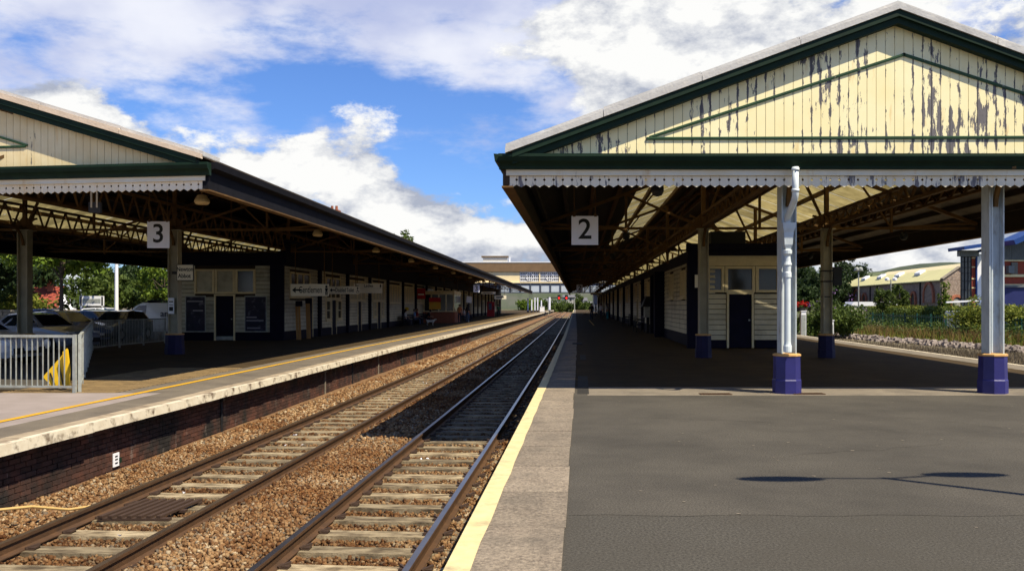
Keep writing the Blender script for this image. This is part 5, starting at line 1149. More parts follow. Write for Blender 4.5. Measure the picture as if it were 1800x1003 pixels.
for k_, (x, y, h, lb_) in enumerate(((37.1, 95, 5.4, 'thin grey lamp mast left of the goods shed'), (44.4, 104, 4.6, 'lamp mast with two round lamps in front of the goods shed'))):
    t = thing('lamp_mast', lb_, 'lamp post', (x, y, -1), 'lamp masts by the goods shed'); link('shaft', MB().tube([(0, 0, 0), (0, 0, h+1)], .07, 8).mesh('shaft', M['galv']), t)
    for s in (-1, 1): link('lamp_head', MB().lathe([(.1, -.18), (.26, -.1), (.26, .12), (.08, .26)], (s*(.45 if k_ else .2), 0, h+1.0), 10).mesh('lamp_head', M['white'] if k_ else M['galv']), t)
    link('cross_arm', MB().box(-.5, .5, -.04, .04, h+.85, h+.9).mesh('cross_arm', M['galv']), t)
# --- goods shed
M['rubble_wall'] = pm('rubble_wall', (.27, .205, .16), (.16, .125, .105), 2.2, .9, .8, 5, dirt=(.36, .30, .25), dscale=4, dlo=.52, dhi=.66); M['green_roof'] = pm('green_roof', (.60, .56, .27), (.54, .50, .24), .4, .7); M['pale_roof'] = pm('pale_roof', (.72, .62, .36), (.66, .56, .33), .3, .7)
M['arch_brick'] = pm('arch_brick', (.36, .13, .07), (.27, .10, .06), 5, .85); M['slate_dark'] = flat('slate_dark', (.03, .032, .035), .4)
A0 = Vector((53.3, 110, 0)); B0 = Vector((57.9, 157, 0)); dl = (B0-A0); SLen = dl.length; dl = dl/SLen; gn = Vector((.93, .37, 0)).normalized(); wn = Vector((-dl.y, dl.x, 0))
gs = thing('goods_shed', 'long stone goods shed with pale green roof and brick arches', 'building', A0+Vector((0, 0, -1)))
def sp(s, g_, z): p = A0+dl*s+gn*g_; return (p.x, p.y, z)
MB().add([sp(0, 0, -1), sp(SLen, 0, -1), sp(SLen, 5.6, -1), sp(0, 5.6, -1), sp(0, 0, 4.75), sp(SLen, 0, 4.75), sp(SLen, 5.6, 4.75), sp(0, 5.6, 4.75)], MB.BF[:1]+[f[::-1] for f in MB.BF[1:]]).build('wall', M['rubble_wall'], gs)
MB().prism([sp(0, 0, 4.7), sp(0, 5.6, 4.7), sp(0, 2.8, 6.25)], tuple(dl*.5)).build('gable', M['rubble_wall'], gs)
for s_, nm in ((0, 'coping'),): MB().beam(sp(-.05, -.1, 4.85), sp(-.05, 2.8, 6.4), .4, .14).build('gable_coping', M['stone'], gs); MB().beam(sp(-.05, 5.7, 4.85), sp(-.05, 2.8, 6.4), .4, .14).build('gable_coping', M['stone'], gs)
MB().add([sp(.2, -.35, 4.6), sp(SLen+1.5, -.35, 4.6), sp(SLen-4, 2.8, 6.2), sp(.2, 2.8, 6.2), sp(.2, -.35, 4.72), sp(SLen+1.5, -.35, 4.72), sp(SLen-4, 2.8, 6.32), sp(.2, 2.8, 6.32)], [(4, 7, 6, 5), (0, 1, 2, 3), (0, 4, 5, 1), (1, 5, 6, 2), (3, 2, 6, 7), (0, 3, 7, 4)]).build('roof', M['green_roof'], gs)
for i, s_ in enumerate((9, 18, 27, 36)):
    p0 = sp(s_*.93+3, 1.9, 5.78); m = MB(); 
    m.add([sp(s_*.93+2.4, 1.5, 5.72), sp(s_*.93+4.6, 1.5, 5.72), sp(s_*.93+4.6, 2.5, 6.2), sp(s_*.93+2.4, 2.5, 6.2), sp(s_*.93+2.4, 1.5, 6.02), sp(s_*.93+4.6, 1.5, 6.02), sp(s_*.93+4.6, 2.5, 6.5), sp(s_*.93+2.4, 2.5, 6.5)], MB.BF); m.build('roof_vent', M['white'], gs)
def arch(s0, s1, z0, z1, pane, wall='side'):
    wd = s1-s0; R = wd/2; zc = z1-R
    f = (lambda s, d, z: tuple(Vector(sp(s, 0, z))+wn*d)) if wall == 'side' else (lambda s, d, z: tuple(Vector(sp(0, s, z))-dl*d))
    ang = [math.pi*i/10 for i in range(11)]; P = [f(s0, .06, z0), f(s1, .06, z0)]+[f((s0+s1)/2+R*math.cos(a), .06, zc+R*math.sin(a)) for a in ang]
    m = MB(); m.prism(P, tuple(Vector(f(0, .08, 0))-Vector(f(0, 0, 0)))); w_ = m.build('window', pane, gs); m = MB()
    for i in range(10): m.beam(f((s0+s1)/2+(R+.16)*math.cos(ang[i]), .12, zc+(R+.16)*math.sin(ang[i])), f((s0+s1)/2+(R+.16)*math.cos(ang[i+1]), .12, zc+(R+.16)*math.sin(ang[i+1])), .32, .32)
    for s in (s0-.16, s1+.16): m.beam(f(s, .12, z0), f(s, .12, zc), .3, .3)
    m.build('brick_arch', M['arch_brick'], w_)
arch(2.6, 5.6, 1.9, 4.3, M['rubble_wall']); arch(9.0, 10.4, .4, 3.2, M['slate_dark']); arch(12.6, 14, .4, 3.2, M['slate_dark']); arch(18.5, 20, .4, 3.2, M['slate_dark']); arch(22, 23.4, .4, 3.2, M['slate_dark']); arch(31, 32.6, .4, 3.3, M['slate_dark']); arch(34.5, 37.5, .2, 4.0, M['rubble_wall'])
arch(1.5, 3.2, -.2, 2.6, M['galv'], 'gable')
m = MB(); m.prism([tuple(Vector(sp(2.9, 0, -.9))+wn*.06), tuple(Vector(sp(5.1, 0, -.9))+wn*.06), tuple(Vector(sp(5.1, 0, 1.5))+wn*.06), tuple(Vector(sp(2.9, 0, 1.5))+wn*.06)], tuple(wn*.06)); m.build('door', M['slate_dark'], gs)
for s_ in (7.3, 16, 25.5, 29, 40): MB().beam(tuple(Vector(sp(s_, 0, -1))+wn*.1), tuple(Vector(sp(s_, 0, 4.6))+wn*.1), .14, .14).build('downpipe', M['trim_black'], gs)
rs = thing('rear_shed', 'pale cream roofed shed range behind the green roofed goods shed', 'building', sp(0, 8, -1))
MB().add([sp(-12, 6.2, -1), sp(SLen, 6.2, -1), sp(SLen, 16, -1), sp(-12, 16, -1), sp(-12, 6.2, 5.2), sp(SLen, 6.2, 5.2), sp(SLen, 16, 5.2), sp(-12, 16, 5.2)], MB.BF[:1]+[f[::-1] for f in MB.BF[1:]]).build('wall', M['rubble_wall'], rs)
MB().add([sp(-12, 5.9, 5.2), sp(SLen, 5.9, 5.2), sp(SLen, 11, 7.6), sp(-12, 11, 7.6), sp(-12, 16.2, 5.2), sp(SLen, 16.2, 5.2)], [(0, 3, 2, 1), (3, 4, 5, 2), (0, 4, 3), (1, 2, 5)]).build('roof', M['pale_roof'], rs)
tree('young_tree', 'small round tree before the middle of the goods shed', 40.5, 97, -1, 3.6, .95, .9, 'mid', 1700, .14, 41, group='young trees before the goods shed'); tree('young_tree', 'taller small tree beside the twin-lamp mast at the goods shed', 43.2, 99, -1, 4.1, 1.15, .6, 'mid', 2000, .14, 42, group='young trees before the goods shed')
tree('ivy_column', 'tall narrow ivy growing up the goods shed corner', 53.0, 108.6, -1, 4.3, .95, -.9, 'bright', 2000, .14, 43, cat='ivy', shell=.2)
tree('oak_tree', 'dark round tree above the left end of the goods shed roof', 62, 165, -1, 10.5, 4.5, 3, 'dark', 4000, .3, 44)
for k_, (x, y, zt, rx) in enumerate(((42, 128, 7.6, 5), (47, 140, 8, 5), (38, 120, 5, 4), (53, 150, 7, 5))): tree('woodland_tree', ['dark woodland tree directly left of the rear column', 'dark woodland tree just right of the rear column', 'lower woodland tree behind the flower planter', 'woodland tree behind the thin lamp mast'][k_], x, y, -1, zt, rx, 0, 'dark', 5000, .3, 50+k_, group='woodland trees behind the yard', shell=.3)
# --- modern building at the right
Ym = 82; mq = lambda px, py: ((px-900)*Ym/1560, 1.6+(536-py)*Ym/1560)
mo = thing('modern_building', 'modern red brick building with blue roof edge and glazed stair tower', 'building', (45, Ym, -1)); M['brick_red'] = pm('brick_red', (.30, .055, .03), (.22, .045, .028), 4, .85); M['blue_trim'] = flat('blue_trim', (.010, .045, .19), .5); M['clad'] = pm('clad', (.16, .17, .18), (.12, .13, .14), 2, .5); M['blue_door'] = pm('blue_door', (.02, .025, .11), (.016, .02, .09), 2, .45); M['tint'] = flat('tint', (.03, .04, .05), .1, spec=.6)
def mbx(name, x0, x1, y0, y1, d0, d1, mat, parent=mo):
    a, zt = mq(x0, y0); b, zb = mq(x1, y1); return MB().box(a, b, Ym+d0, Ym+d1, zb, zt).build(name, M[mat] if isinstance(mat, str) else mat, parent)
xa, za = mq(1689, 452); (a_, zt_), (b_, zb_) = mq(1690, 446), mq(1900, 590); MB().prism([(a_, Ym+.2, zb_), (b_, Ym+.2, zb_), (b_, Ym+.2, zt_), (a_, Ym+.2, zt_)], (8.2, 14, 0)).build('wall', M['brick_red'], mo)
st_ = mbx('stair_glazing', 1690, 1707.5, 451, 590, .05, .19, 'tint')
for y in (451, 460, 470, 480, 494, 509, 524): mbx('glazing_bar', 1689.5, 1708, y-.5, y+.5, -.01, .05, 'trim_black', st_)
for x in (1690, 1696, 1702, 1707.5): mbx('glazing_bar', x-.4, x+.4, 451, 590, -.03, .045, 'trim_black', st_)
for y in (453, 469, 489.5, 505.5, 525.5): mbx('cream_band', 1708, 1716, y-1, y+1, .14, .2, 'trim')
mbx('blue_pipe', 1716.2, 1718.2, 443, 590, .0, .19, 'blue_trim'); mbx('white_panel', 1718.6, 1729, 446, 590, .1, .19, 'white')
mbx('upper_cladding', 1684, 1718, 440, 450.6, -.3, .19, 'clad')
a = mq(1671, 439); b = mq(1737, 429); MB().beam((a[0], Ym-1, a[1]), (b[0], Ym-1, b[1]), 3, .3).build('blue_roof_edge', M['blue_trim'], mo)
a = mq(1716, 442); b = mq(1735, 436); MB().beam((a[0], Ym-1.2, a[1]), (b[0], Ym-1.2, b[1]), 2, .22).build('blue_roof_edge', M['blue_trim'], mo)
a = mq(1757, 429); b = mq(1900, 366); MB().beam((a[0], Ym-1, a[1]), (b[0], Ym-1, b[1]), 3, .45).build('blue_roof_edge', M['blue_trim'], mo)
pa, pb = mq(1757, 458), mq(1900, 458); pc, pd = mq(1900, 372), mq(1757, 432); MB().prism([(pa[0], Ym+.02, pa[1]), (pb[0], Ym+.02, pb[1]), (pc[0], Ym+.02, pc[1]), (pd[0], Ym+.02, pd[1])], (0, .17, 0)).build('gable_cladding', M['clad'], mo)
for i in range(24): x = 1760+i*3; y1_ = 432-(x-1757)*.42; mbx('cladding_rib', x, x+.7, y1_+3, 457, -.03, .018, 'clad')
for y0, y1 in ((456.5, 459), (482, 486.5), (499, 501)): mbx('cream_band', 1757, 1900, y0, y1, .0, .195, 'trim')
mbx('roller_door', 1764, 1850, 505, 590, .05, .19, 'blue_door'); mbx('door_head', 1757, 1860, 501.5, 504.5, -.1, .19, 'clad')
wn_ = mbx('window', 1779, 1790, 461, 481.5, .08, .19, 'tint'); mbx('awning', 1769, 1779, 467, 480, -.4, .15, 'clad', wn_)
# white van and yard objects in front of the shed
v2 = make_car('yard_van', 'white van in the yard between the goods shed and brick building', (36.0, 71.5, -1.0+.9), math.radians(8), paint('paint_yard', (.8, .8, .8)), 'van')
v2.location = (41.2, 79, -.75)
bm = thing('barrier_boom', 'long white barrier boom sloping above the yard van', 'barrier', (42, 77.5, -1)); MB().beam(q(1663, 531, 77.5), q(1719, 528, 77.5), .16, .14).build('boom', M['white'], bm); MB().box(40.2, 40.4, 77.42, 77.62, -1, 1.9).build('boom_post', flat('boom_red', (.45, .03, .02)), bm)
yc = thing('yard_container', 'pale covered container in the yard before the goods shed', 'container', (43.5, 106, -1)); MB().box(40.5, 46.5, 106, 108.5, -1, 1.5).build('body', pm('beige', (.55, .5, .4), (.45, .42, .34)), yc); MB().prism([(40.4, 105.9, 1.5), (46.6, 105.9, 1.5), (46.2, 105.9, 2.0), (40.8, 105.9, 2.0)], (0, 2.7, 0)).build('cover', M['white'], yc)
# --- hills
def ridge(name, pts, Y, depth, mat, seed):
    rr = random.Random(seed); mb = MB(); n = 120; x0, x1 = pts[0][0], pts[-1][0]; V = []
    for i in range(n+1):
        x = x0+(x1-x0)*i/n
        for (a, za), (b, zb) in zip(pts, pts[1:]):
            if a <= x <= b: z = za+(zb-za)*(.5-.5*math.cos(math.pi*(x-a)/(b-a)))
        z += rr.uniform(0, .012)*Y*.06+rr.uniform(0, 1.5)
        V += [(x, Y, -5), (x, Y+depth*.4, z*.7), (x, Y+depth, z)]
    mb.add(V, [(i*3+k, (i+1)*3+k, (i+1)*3+k+1, i*3+k+1) for i in range(n) for k in range(2)]); return T(mb.build(name, mat), kind='structure')
M['hill_wood'] = pm('hill_wood', (.035, .05, .03), (.06, .075, .04), .02, .95, dirt=(.10, .12, .05), dscale=.006, dlo=.55, dhi=.6); M['hill_town'] = pm('hill_town', (.05, .065, .035), (.085, .085, .07), .03, .95, dirt=(.05, .07, .03), dscale=.02)
ridge('hills', [(-900, 10), (-500, 30), (-100, 12), (100, 20), (420, 40), (560, 78), (680, 62), (900, 90), (1600, 60)], 1450, 400, M['hill_wood'], 2)
ridge('hills', [(-260, 8), (-100, 10), (0, 16), (40, 22), (90, 18), (160, 12), (260, 6)], 640, 160, M['hill_town'], 3)
# ------------------------------------------------------------------ footbridge, signals and the far end
Yb = 205; bq = lambda px, py: ((px-900)*Yb/1560, 1.6+(536-py)*Yb/1560)
fbd = thing('footbridge', 'enclosed footbridge with lattice windows crossing the far tracks', 'footbridge', (8, Yb, -1))
def bbx(name, x0, x1, y0, y1, d0, d1, mat, parent=fbd):
    a, zt = bq(x0, y0); b, zb = bq(x1, y1); return MB().box(a, b, Yb+d0, Yb+d1, zb, zt).build(name, mat if not isinstance(mat, str) else M[mat], parent)
M['brown_roof'] = pm('brown_roof', (.20, .125, .065), (.15, .095, .05), .6, .8); M['cream_wall'] = pm('cream_wall', (.82, .68, .40), (.74, .60, .35), 1, .7); M['pale_panel'] = pm('pale_panel', (.50, .55, .60), (.42, .47, .52), .8, .5); M['steel_dark'] = flat('steel_dark', (.07, .08, .10), .5)
bbx('hall', 800, 1180, 477, 514, .3, 5, 'steel_dark'); bbx('roof', 790, 1190, 461.5, 477, -.3, 5.5, 'brown_roof'); bbx('roof_edge', 790, 1190, 460, 461.4, -.4, 5.6, 'white')
bbx('end_wall', 800, 913.5, 477.2, 496.5, .1, .3, 'cream_wall'); bbx('sill_beam', 800, 1180, 495.5, 497.3, -.15, .28, 'cream_wall')
for i, x in enumerate((914.5, 949.5, 984.5, 1019.5)):
    w_ = bbx('window', x, x+33, 477.6, 495, .2, .28, 'tint')
    for k in range(11): bbx('glazing_bar', x+k*3.3-.45, x+k*3.3+.45, 477.6, 495, .1, .2, 'white', w_)
    for y in (478, 483, 488.5, 494): bbx('glazing_bar', x, x+33, y-.7, y+.7, .08, .19, 'white', w_)
    mb = MB(); c = bq(x+16.5, 486.3)
    for k in range(16):
        a0, a1 = 2*math.pi*k/16, 2*math.pi*(k+1)/16; mb.beam((c[0]+.85*math.cos(a0), Yb+.05, c[1]+.85*math.sin(a0)), (c[0]+.85*math.cos(a1), Yb+.05, c[1]+.85*math.sin(a1)), .1, .16, up=(0, 1, 0))
    mb.build('round_tracery', M['white'], w_)
    bbx('mullion', x+33, x+35, 477.3, 495.4, -.05, .29, 'cream_wall')
for k in range(18): x = 880+k*17.6; bbx('deck_panel', x+1, x+16, 501, 513, .1, .29, 'pale_panel'); bbx('deck_post', x-1, x+.8, 497.5, 514, -.1, .28, 'steel_dark')
bbx('deck_beam', 800, 1180, 497.5, 500.5, .0, .27, 'steel_dark'); bbx('bottom_beam', 800, 1180, 513.2, 515, -.1, .5, 'steel_dark')
lt = bbx('roof_house', 849, 892, 451.5, 460, .5, 4, pm('house_grey', (.45, .43, .38), (.38, .36, .32))); bbx('roof_house_roof', 846, 894, 449.5, 451.3, .2, 4.5, 'brown_roof', lt); bbx('flue', 895.5, 897, 451, 460, 1, 1.3, 'white', lt)
for x in (-16, 19.5): MB().box(x-.5, x+.5, Yb+1, Yb+4, -1.2, 4.5).build('pier', M['steel_dark'], fbd)
sg = thing('signal_gantry', 'black signal gantry with two red lamps beyond the footbridge', 'signal', (11.5, 240, -1)); gq = lambda px, py: ((px-900)*240/1560, 240, 1.6+(536-py)*240/1560)
a = gq(962, 523); b = gq(1012, 523); MB().box(a[0], b[0], 239.9, 240.1, a[2]-.12, a[2]+.12).build('gantry_beam', M['black'], sg)
for x in (964, 1010): p = gq(x, 523); MB().box(p[0]-.12, p[0]+.12, 239.9, 240.1, -1.2, p[2]).build('gantry_leg', M['galv'], sg)
M['red_lamp'] = flat('red_lamp', (1, .02, .015), .4, emit=1.2)
for x in (982.5, 995.5):
    p = gq(x, 523); MB().box(p[0]-.4, p[0]+.4, 239.6, 239.89, p[2]-.5, p[2]+.75).build('signal_head', M['black'], sg)
    mb = MB(); mb.lathe([(.24, 0), (.24, .06), (.16, .08)], n=12); 
    for i in range(len(mb.v)): x_, y_, z_ = mb.v[i]; mb.v[i] = (p[0]+x_, 239.58-z_, p[2]-.1+y_)
    mb.build('red_lamp', M['red_lamp'], sg)
for k_, (px, Y, h) in enumerate(((928, 212, 3.4), (934.5, 218, 3.0), (940, 222, 3.6), (945, 226, 3.6), (951.5, 232, 3.0), (966, 238, 3.8))):
    t = thing('platform_mast', 'white platform mast, %s from the left beyond the left canopy' % ('first', 'second', 'third', 'fourth', 'fifth', 'sixth')[k_], 'mast', ((px-900)*Y/1560, Y, ZL), 'white masts beyond the left canopy'); link('shaft', MB().tube([(0, 0, 0), (0, 0, h)], .16 if k_ != 5 else .25, 8).mesh('shaft', M['sign_white']), t); link('foot', MB().box(-.25, .25, -.25, .25, 0, .4).mesh('foot', M['trim_black']), t)
t = thing('white_board', 'small white equipment box on the sunny far platform', 'cabinet', ((953-900)*228/1560, 228, ZL)); link('body', MB().box(-.6, .6, -.3, .3, 0, 1.3).mesh('body', M['white']), t); link('lid', MB().box(-.65, .65, -.35, .35, 1.3, 1.38).mesh('lid', M['white']), t)
for k_, (px, Y, zt, rx, lf) in enumerate(((925, 300, 3.4, 4, 'bright'), (940, 320, 4.2, 5, 'bright'), (958, 310, 3.0, 4, 'mid'), (975, 330, 2.2, 5, 'mid'), (1000, 345, 2.4, 5, 'mid'), (1018, 330, 5.5, 3.2, 'mid'), (1030, 350, 3, 5, 'mid'), (985, 420, 4.5, 7, 'mid'))):
    bush('far_bush', 'distant green bush %s from the left at the end of the line' % ('first', 'second', 'third', 'fourth', 'sixth', 'seventh', 'eighth', 'fifth')[k_], (px-900)*Y/1560, Y, -1.3, rx, 3, zt+1.3, lf, 1800, .4, 60+k_, group='bushes at the far end of the line')
M['town_wall'] = pm('town_wall', (.42, .40, .37), (.3, .29, .27), .5, .8); M['town_roof'] = pm('town_roof', (.13, .13, .14), (.10, .10, .11), .5, .8)
for k_, (px, py, w_, h_) in enumerate(((955, 525, 8, 4.5), (975, 529, 7, 4), (1003, 518, 9, 4.5), (1022, 523, 7, 4), (1035, 530, 6, 4), (990, 533, 9, 4))):
    Y = 560-10*k_; x = (px-900)*Y/1560; z = 1.6+(536-py)*Y/1560
    t = thing('hillside_house', 'grey hillside house %s beyond the signals' % ('far left', 'left of the red lamps', 'above the red lamps', 'right of the red lamps', 'farthest right', 'low down')[k_], 'house', (x, Y, z-h_), 'houses on the far hillside')
    link('wall', MB().box(-w_/2, w_/2, 0, 8, -1.5, h_*.55).mesh('wall', M['town_wall']), t); link('roof', MB().prism([(-w_/2-.3, -.4, h_*.55), (w_/2+.3, -.4, h_*.55), (w_/2+.3, 4, h_), (-w_/2-.3, 4, h_)], (0, .4, .1)).mesh('roof', M['town_roof']), t)
    for i in range(3): link('window', MB().box(-w_/3+i*w_/3-.6, -w_/3+i*w_/3+.6, -.06, -.01, .8, 2.2).mesh('window', M['slate_dark']), t)

# ------------------------------------------------------------------ platform furniture
def bench(label, loc, rz, n=3):
    t = thing('platform_bench', label, 'bench', loc, 'platform benches'); t.rotation_euler = (0, 0, rz); L = n*.6
    for k in range(3): link('seat_slat', MB().box(-L/2, L/2, -.42+k*.15, -.29+k*.15, .43, .46).mesh('seat_slat', M['navy']), t)
    for k in range(3): link('back_slat', MB().box(-L/2, L/2, .04+k*.02, .07+k*.02, .55+k*.14, .66+k*.14).mesh('back_slat', M['navy']), t)
    for x in (-L/2+.03, L/2-.03):
        link('arm_frame', MB().tube([(x, -.40, 0), (x, -.42, .5), (x, -.36, .68), (x, -.2, .74), (x, .05, .72), (x, .1, .95)], .028, 8).mesh('arm_frame', M['black']), t); link('leg', MB().tube([(x, .06, 0), (x, .06, .72)], .028, 8).mesh('leg', M['black']), t)
    return t
bench('black bench against the right-hand building past the navy recess', (*wR(3.75, 53, 0)[:2], 0), ANG_R-math.pi/2, 4); bench('farther black bench on the right platform', (*wR(3.75, 66, 0)[:2], 0), ANG_R-math.pi/2, 4)
for k_, v in enumerate((73.5, 80.5, 97)): bench(['bench where the first seated people wait on platform three', 'bench with the leaning man on platform three', 'far bench by the vending machine on platform three'][k_], (*wL(-13.05, v, 0)[:2], ZL), ANG_L+math.pi/2, 8)
t = thing('wall_box', 'grey box with dark hood on the navy recess of the right building', 'box', wR(3.92, 51, .0)); link('box', MB().box(-.18, .2, -.2, .2, .9, 1.5).mesh('box', M['galv']), t); link('hood', MB().prism([(-.35, -.3, 1.5), (.2, -.3, 1.5), (.2, -.3, 2.1), (-.1, -.3, 2.1)], (0, .6, 0)).mesh('hood', M['black']), t); link('stand', MB().box(-.05, .1, -.05, .05, 0, .9).mesh('stand', M['black']), t)
vm = thing('vending_machine', 'tall red vending machine on platform three', 'vending machine', (-3.1, 132, ZL)); M['machine_red'] = flat('machine_red', (.42, .01, .02), .35)
MB().box(-3.7, -2.6, 131.6, 132.6, ZL, 2.1).build('cabinet', M['machine_red'], vm); MB().box(-3.45, -3.0, 131.55, 131.598, .9, 1.9).build('display', pm('machine_display', (.10, .13, .22), (.02, .03, .06), 3, .2), vm); MB().box(-2.85, -2.7, 131.56, 131.598, .9, 1.5).build('coin_panel', M['black'], vm)
ab = thing('a_board', 'red and yellow pavement sign beside the shop bay', 'sign', (-7.7, 91, ZL)); M['board_red'] = flat('board_red', (.45, .015, .015), .5); M['board_orange'] = pm('board_orange', (.75, .30, .03), (.65, .42, .05), 4, .5)
mb = MB(); mb.prism([(-8.1, 91, ZL), (-7.3, 91, ZL), (-7.3, 91.1, 1.1)]+[(-7.7+.4*math.cos(a), 91.1, 1.1+.28*math.sin(a)) for a in [math.pi*i/6 for i in range(1, 6)]]+[(-8.1, 91.1, 1.1)], (0, .06, 0)); mb.build('front_panel', M['board_red'], ab)
MB().box(-8.0, -7.4, 90.93, 90.99, .1, 1.0).build('poster', M['board_orange'], ab); MB().box(-7.98, -7.42, 90.9, 90.928, 1.1, 1.2).build('white_strip', M['white'], ab); MB().prism([(-8.1, 91.5, ZL), (-7.3, 91.5, ZL), (-7.3, 91.17, 1.1), (-8.1, 91.17, 1.1)], (0, .03, .01)).build('rear_panel', M['board_red'], ab)
bay = thing('shop_bay', 'projecting refreshment bay with brick base and pale glazed top', 'kiosk', wL(-12, 83.2, ZL))
MB().box(-13.6, -10.6, 84, 89, ZL, .95).build('brick_base', M['red_brick'], bay, wL)
sb = MB(); 
MB().box(-13.58, -10.65, 84.05, 88.95, .951, 2.6).build('glazing', M['glass_dark'], bay, wL)
for u in (-13.5, -12.8, -12.1, -11.4, -10.68): MB().box(u-.06, u+.06, 83.97, 84.04, .955, 2.6).build('glazing_bar', M['trim'], bay, wL)
MB().box(-13.6, -10.6, 83.95, 89, 2.601, 2.95).build('head', M['trim'], bay, wL); MB().box(-13.6, -10.6, 83.95, 84.04, .97, 1.06).build('sill', M['trim'], bay, wL)
MB().box(-13.0, -11.9, 83.90, 83.95, 1.2, 2.3).build('poster', M['board_orange'], bay, wL); MB().box(-13.0, -11.9, 83.86, 83.9, 1.9, 2.3).build('poster', M['board_red'], bay, wL)
rsn = thing('red_sign', 'dark red oval-topped hanging shop sign on platform three', 'sign', wL(-13, 83, 2.2)); MB().box(-13.5, -12.75, 80.0, 80.08, 2.15, 3.1).build('panel', M['board_red'], rsn, wL); MB().box(-13.4, -12.85, 79.96, 79.998, 2.5, 2.62).build('white_strip', M['sign_cream'], rsn, wL); MB().box(-13.65, -13.5, 80.02, 80.06, 2.6, 2.7).build('bracket', M['black'], rsn, wL)
wsn = thing('round_sign', 'small white shield sign beside the refreshment bay', 'sign', wL(-10, 92, 2)); mb = MB(); mb.prism([(-10.4, 92, 1.9), (-9.85, 92, 1.8), (-9.8, 92, 2.5), (-10.35, 92, 2.55)], (0, .05, 0)); mb.build('panel', M['white'], wsn, wL); MB().tube([wL(-10.1, 92.02, 2.5), wL(-10.1, 92.02, 4.3)], .02, 6).build('rod', M['iron'], wsn)
yb2 = thing('yellow_box', 'small yellow box on the shuttered wall by the bench', 'box', wL(-13.55, 74, 1.2)); MB().box(-13.6, -13.35, 74.8, 75.3, 1.15, 1.4).build('case', M['yellow_plastic'], yb2, wL); MB().box(-13.34, -13.33, 74.9, 75.2, 1.2, 1.3).build('label_plate', M['black'], yb2, wL)

# ------------------------------------------------------------------ people and dog
MATS = {}
def cloth(c):
    k = tuple(c)
    if k not in MATS: MATS[k] = pm('cloth', c, tuple(x*.75 for x in c), 12, .85)
    return MATS[k]
def skin_mesh(name, V, E, R, seg_mat, mats, root=0, sub=1):
    me = bpy.data.meshes.new(name); me.from_pydata([Vector(v) for v in V], E, []); o = bpy.data.objects.new(name, me); COL.objects.link(o)
    md = o.modifiers.new('skin', 'SKIN'); md.use_smooth_shade = True
    for i, sv in enumerate(me.skin_vertices[0].data): sv.radius = (R[i], R[i]); sv.use_root = (i == root)
    s = o.modifiers.new('sub', 'SUBSURF'); s.levels = sub; s.render_levels = sub
    dg = bpy.context.evaluated_depsgraph_get(); out = bpy.data.meshes.new_from_object(o.evaluated_get(dg)); bpy.data.objects.remove(o)
    out.materials.clear()
    for m in mats: out.materials.append(m)
    VV = [Vector(v) for v in V]
    for p in out.polygons:
        c = p.center; best = (9, 0)
        for (a, b), mi in zip(E, seg_mat):
            d = VV[b]-VV[a]; t = max(0, min(1, (c-VV[a]).dot(d)/max(1e-6, d.length_squared))); q_ = ((VV[a]+d*t)-c).length
            if q_ < best[0]: best = (q_, mi)
        p.material_index = best[1]; p.use_smooth = True
    return out
M['skin'] = pm('skin', (.45, .26, .17), (.40, .22, .14), 10, .6)
def person(label, loc, rz, pose, shirt, trousers, hair, group=None, long_hair=False, arms=None):
    st = pose == 'stand' or pose == 'walk'
    pz = .93 if st else .52; lean = {'stand': 0, 'walk': -.03, 'sit': .02, 'bend': -.32}[pose]
    ch = Vector((0, lean, pz+.42 if pose != 'bend' else pz+.33)); nk = ch+Vector((0, lean*.35, .17)); hd_ = nk+Vector((0, -.03+lean*.2, .11)); tp = hd_+Vector((0, -.01, .10))
    V = [(0, 0, pz), (0, lean*.4, pz+.2), ch, nk, hd_, tp]; E = [(0, 1), (1, 2), (2, 3), (3, 4), (4, 5)]; R = [.145, .13, .15, .06, .095, .075]; S_ = [1, 1, 1, 0, 0]
    for s in (-1, 1):
        b = len(V); sh = ch+Vector((s*.17, 0, .08))
        if pose == 'bend': el, wr, hn = sh+Vector((s*.05, -.16, -.25)), sh+Vector((-s*.02, -.40, -.30)), sh+Vector((-s*.06, -.48, -.30))
        elif pose == 'sit': el, wr, hn = sh+Vector((s*.06, -.02, -.28)), sh+Vector((0, -.24, -.33)), sh+Vector((-s*.02, -.32, -.35))
        else: el, wr, hn = sh+Vector((s*.07, .03, -.29)), sh+Vector((s*.07, -.07, -.53)), sh+Vector((s*.06, -.10, -.62))
        V += [sh, el, wr, hn]; E += [(2, b), (b, b+1), (b+1, b+2), (b+2, b+3)]; R += [.07, .05, .036, .038]; S_ += [1, 1, 0, 0]
    for s in (-1, 1):
        b = len(V); hp_ = Vector((s*.09, 0, pz-.03)); f = (.12*s if pose == 'walk' else 0)
        if st: kn, an, to = Vector((s*.1, -.02-f, .49)), Vector((s*.1, .03+f*.6, .08)), Vector((s*.11, -.14+f*.6, .04))
        else: kn, an, to = Vector((s*.12, -.44, .50)), Vector((s*.12, -.46, .09)), Vector((s*.13, -.62, .05))
        V += [hp_, kn, an, to]; E += [(0, b), (b, b+1), (b+1, b+2), (b+2, b+3)]; R += [.09, .065, .045, .04]; S_ += [2, 2, 2, 3]
    me = skin_mesh('body', [tuple(v) for v in V], E, R, S_, [M['skin'], cloth(shirt), cloth(trousers), M['black']])
    t = thing('person', label, 'person', loc, group); t.rotation_euler = (0, 0, rz); link('body', me, t)
    hb = MB(); hb.lathe([(.06, -.09), (.112, -.02), (.112, .06), (.085, .115), (.03, .135)], (hd_.x, hd_.y+.028, hd_.z+.03), 10)
    if long_hair: hb.lathe([(.05, -.28), (.085, -.2), (.10, -.04), (.08, .05)], (hd_.x, hd_.y+.06, hd_.z), 10)
    link('hair', hb.mesh('hair', cloth(hair), smooth=True), t); return t
PF = math.pi/2
G1 = 'people waiting on platform three'
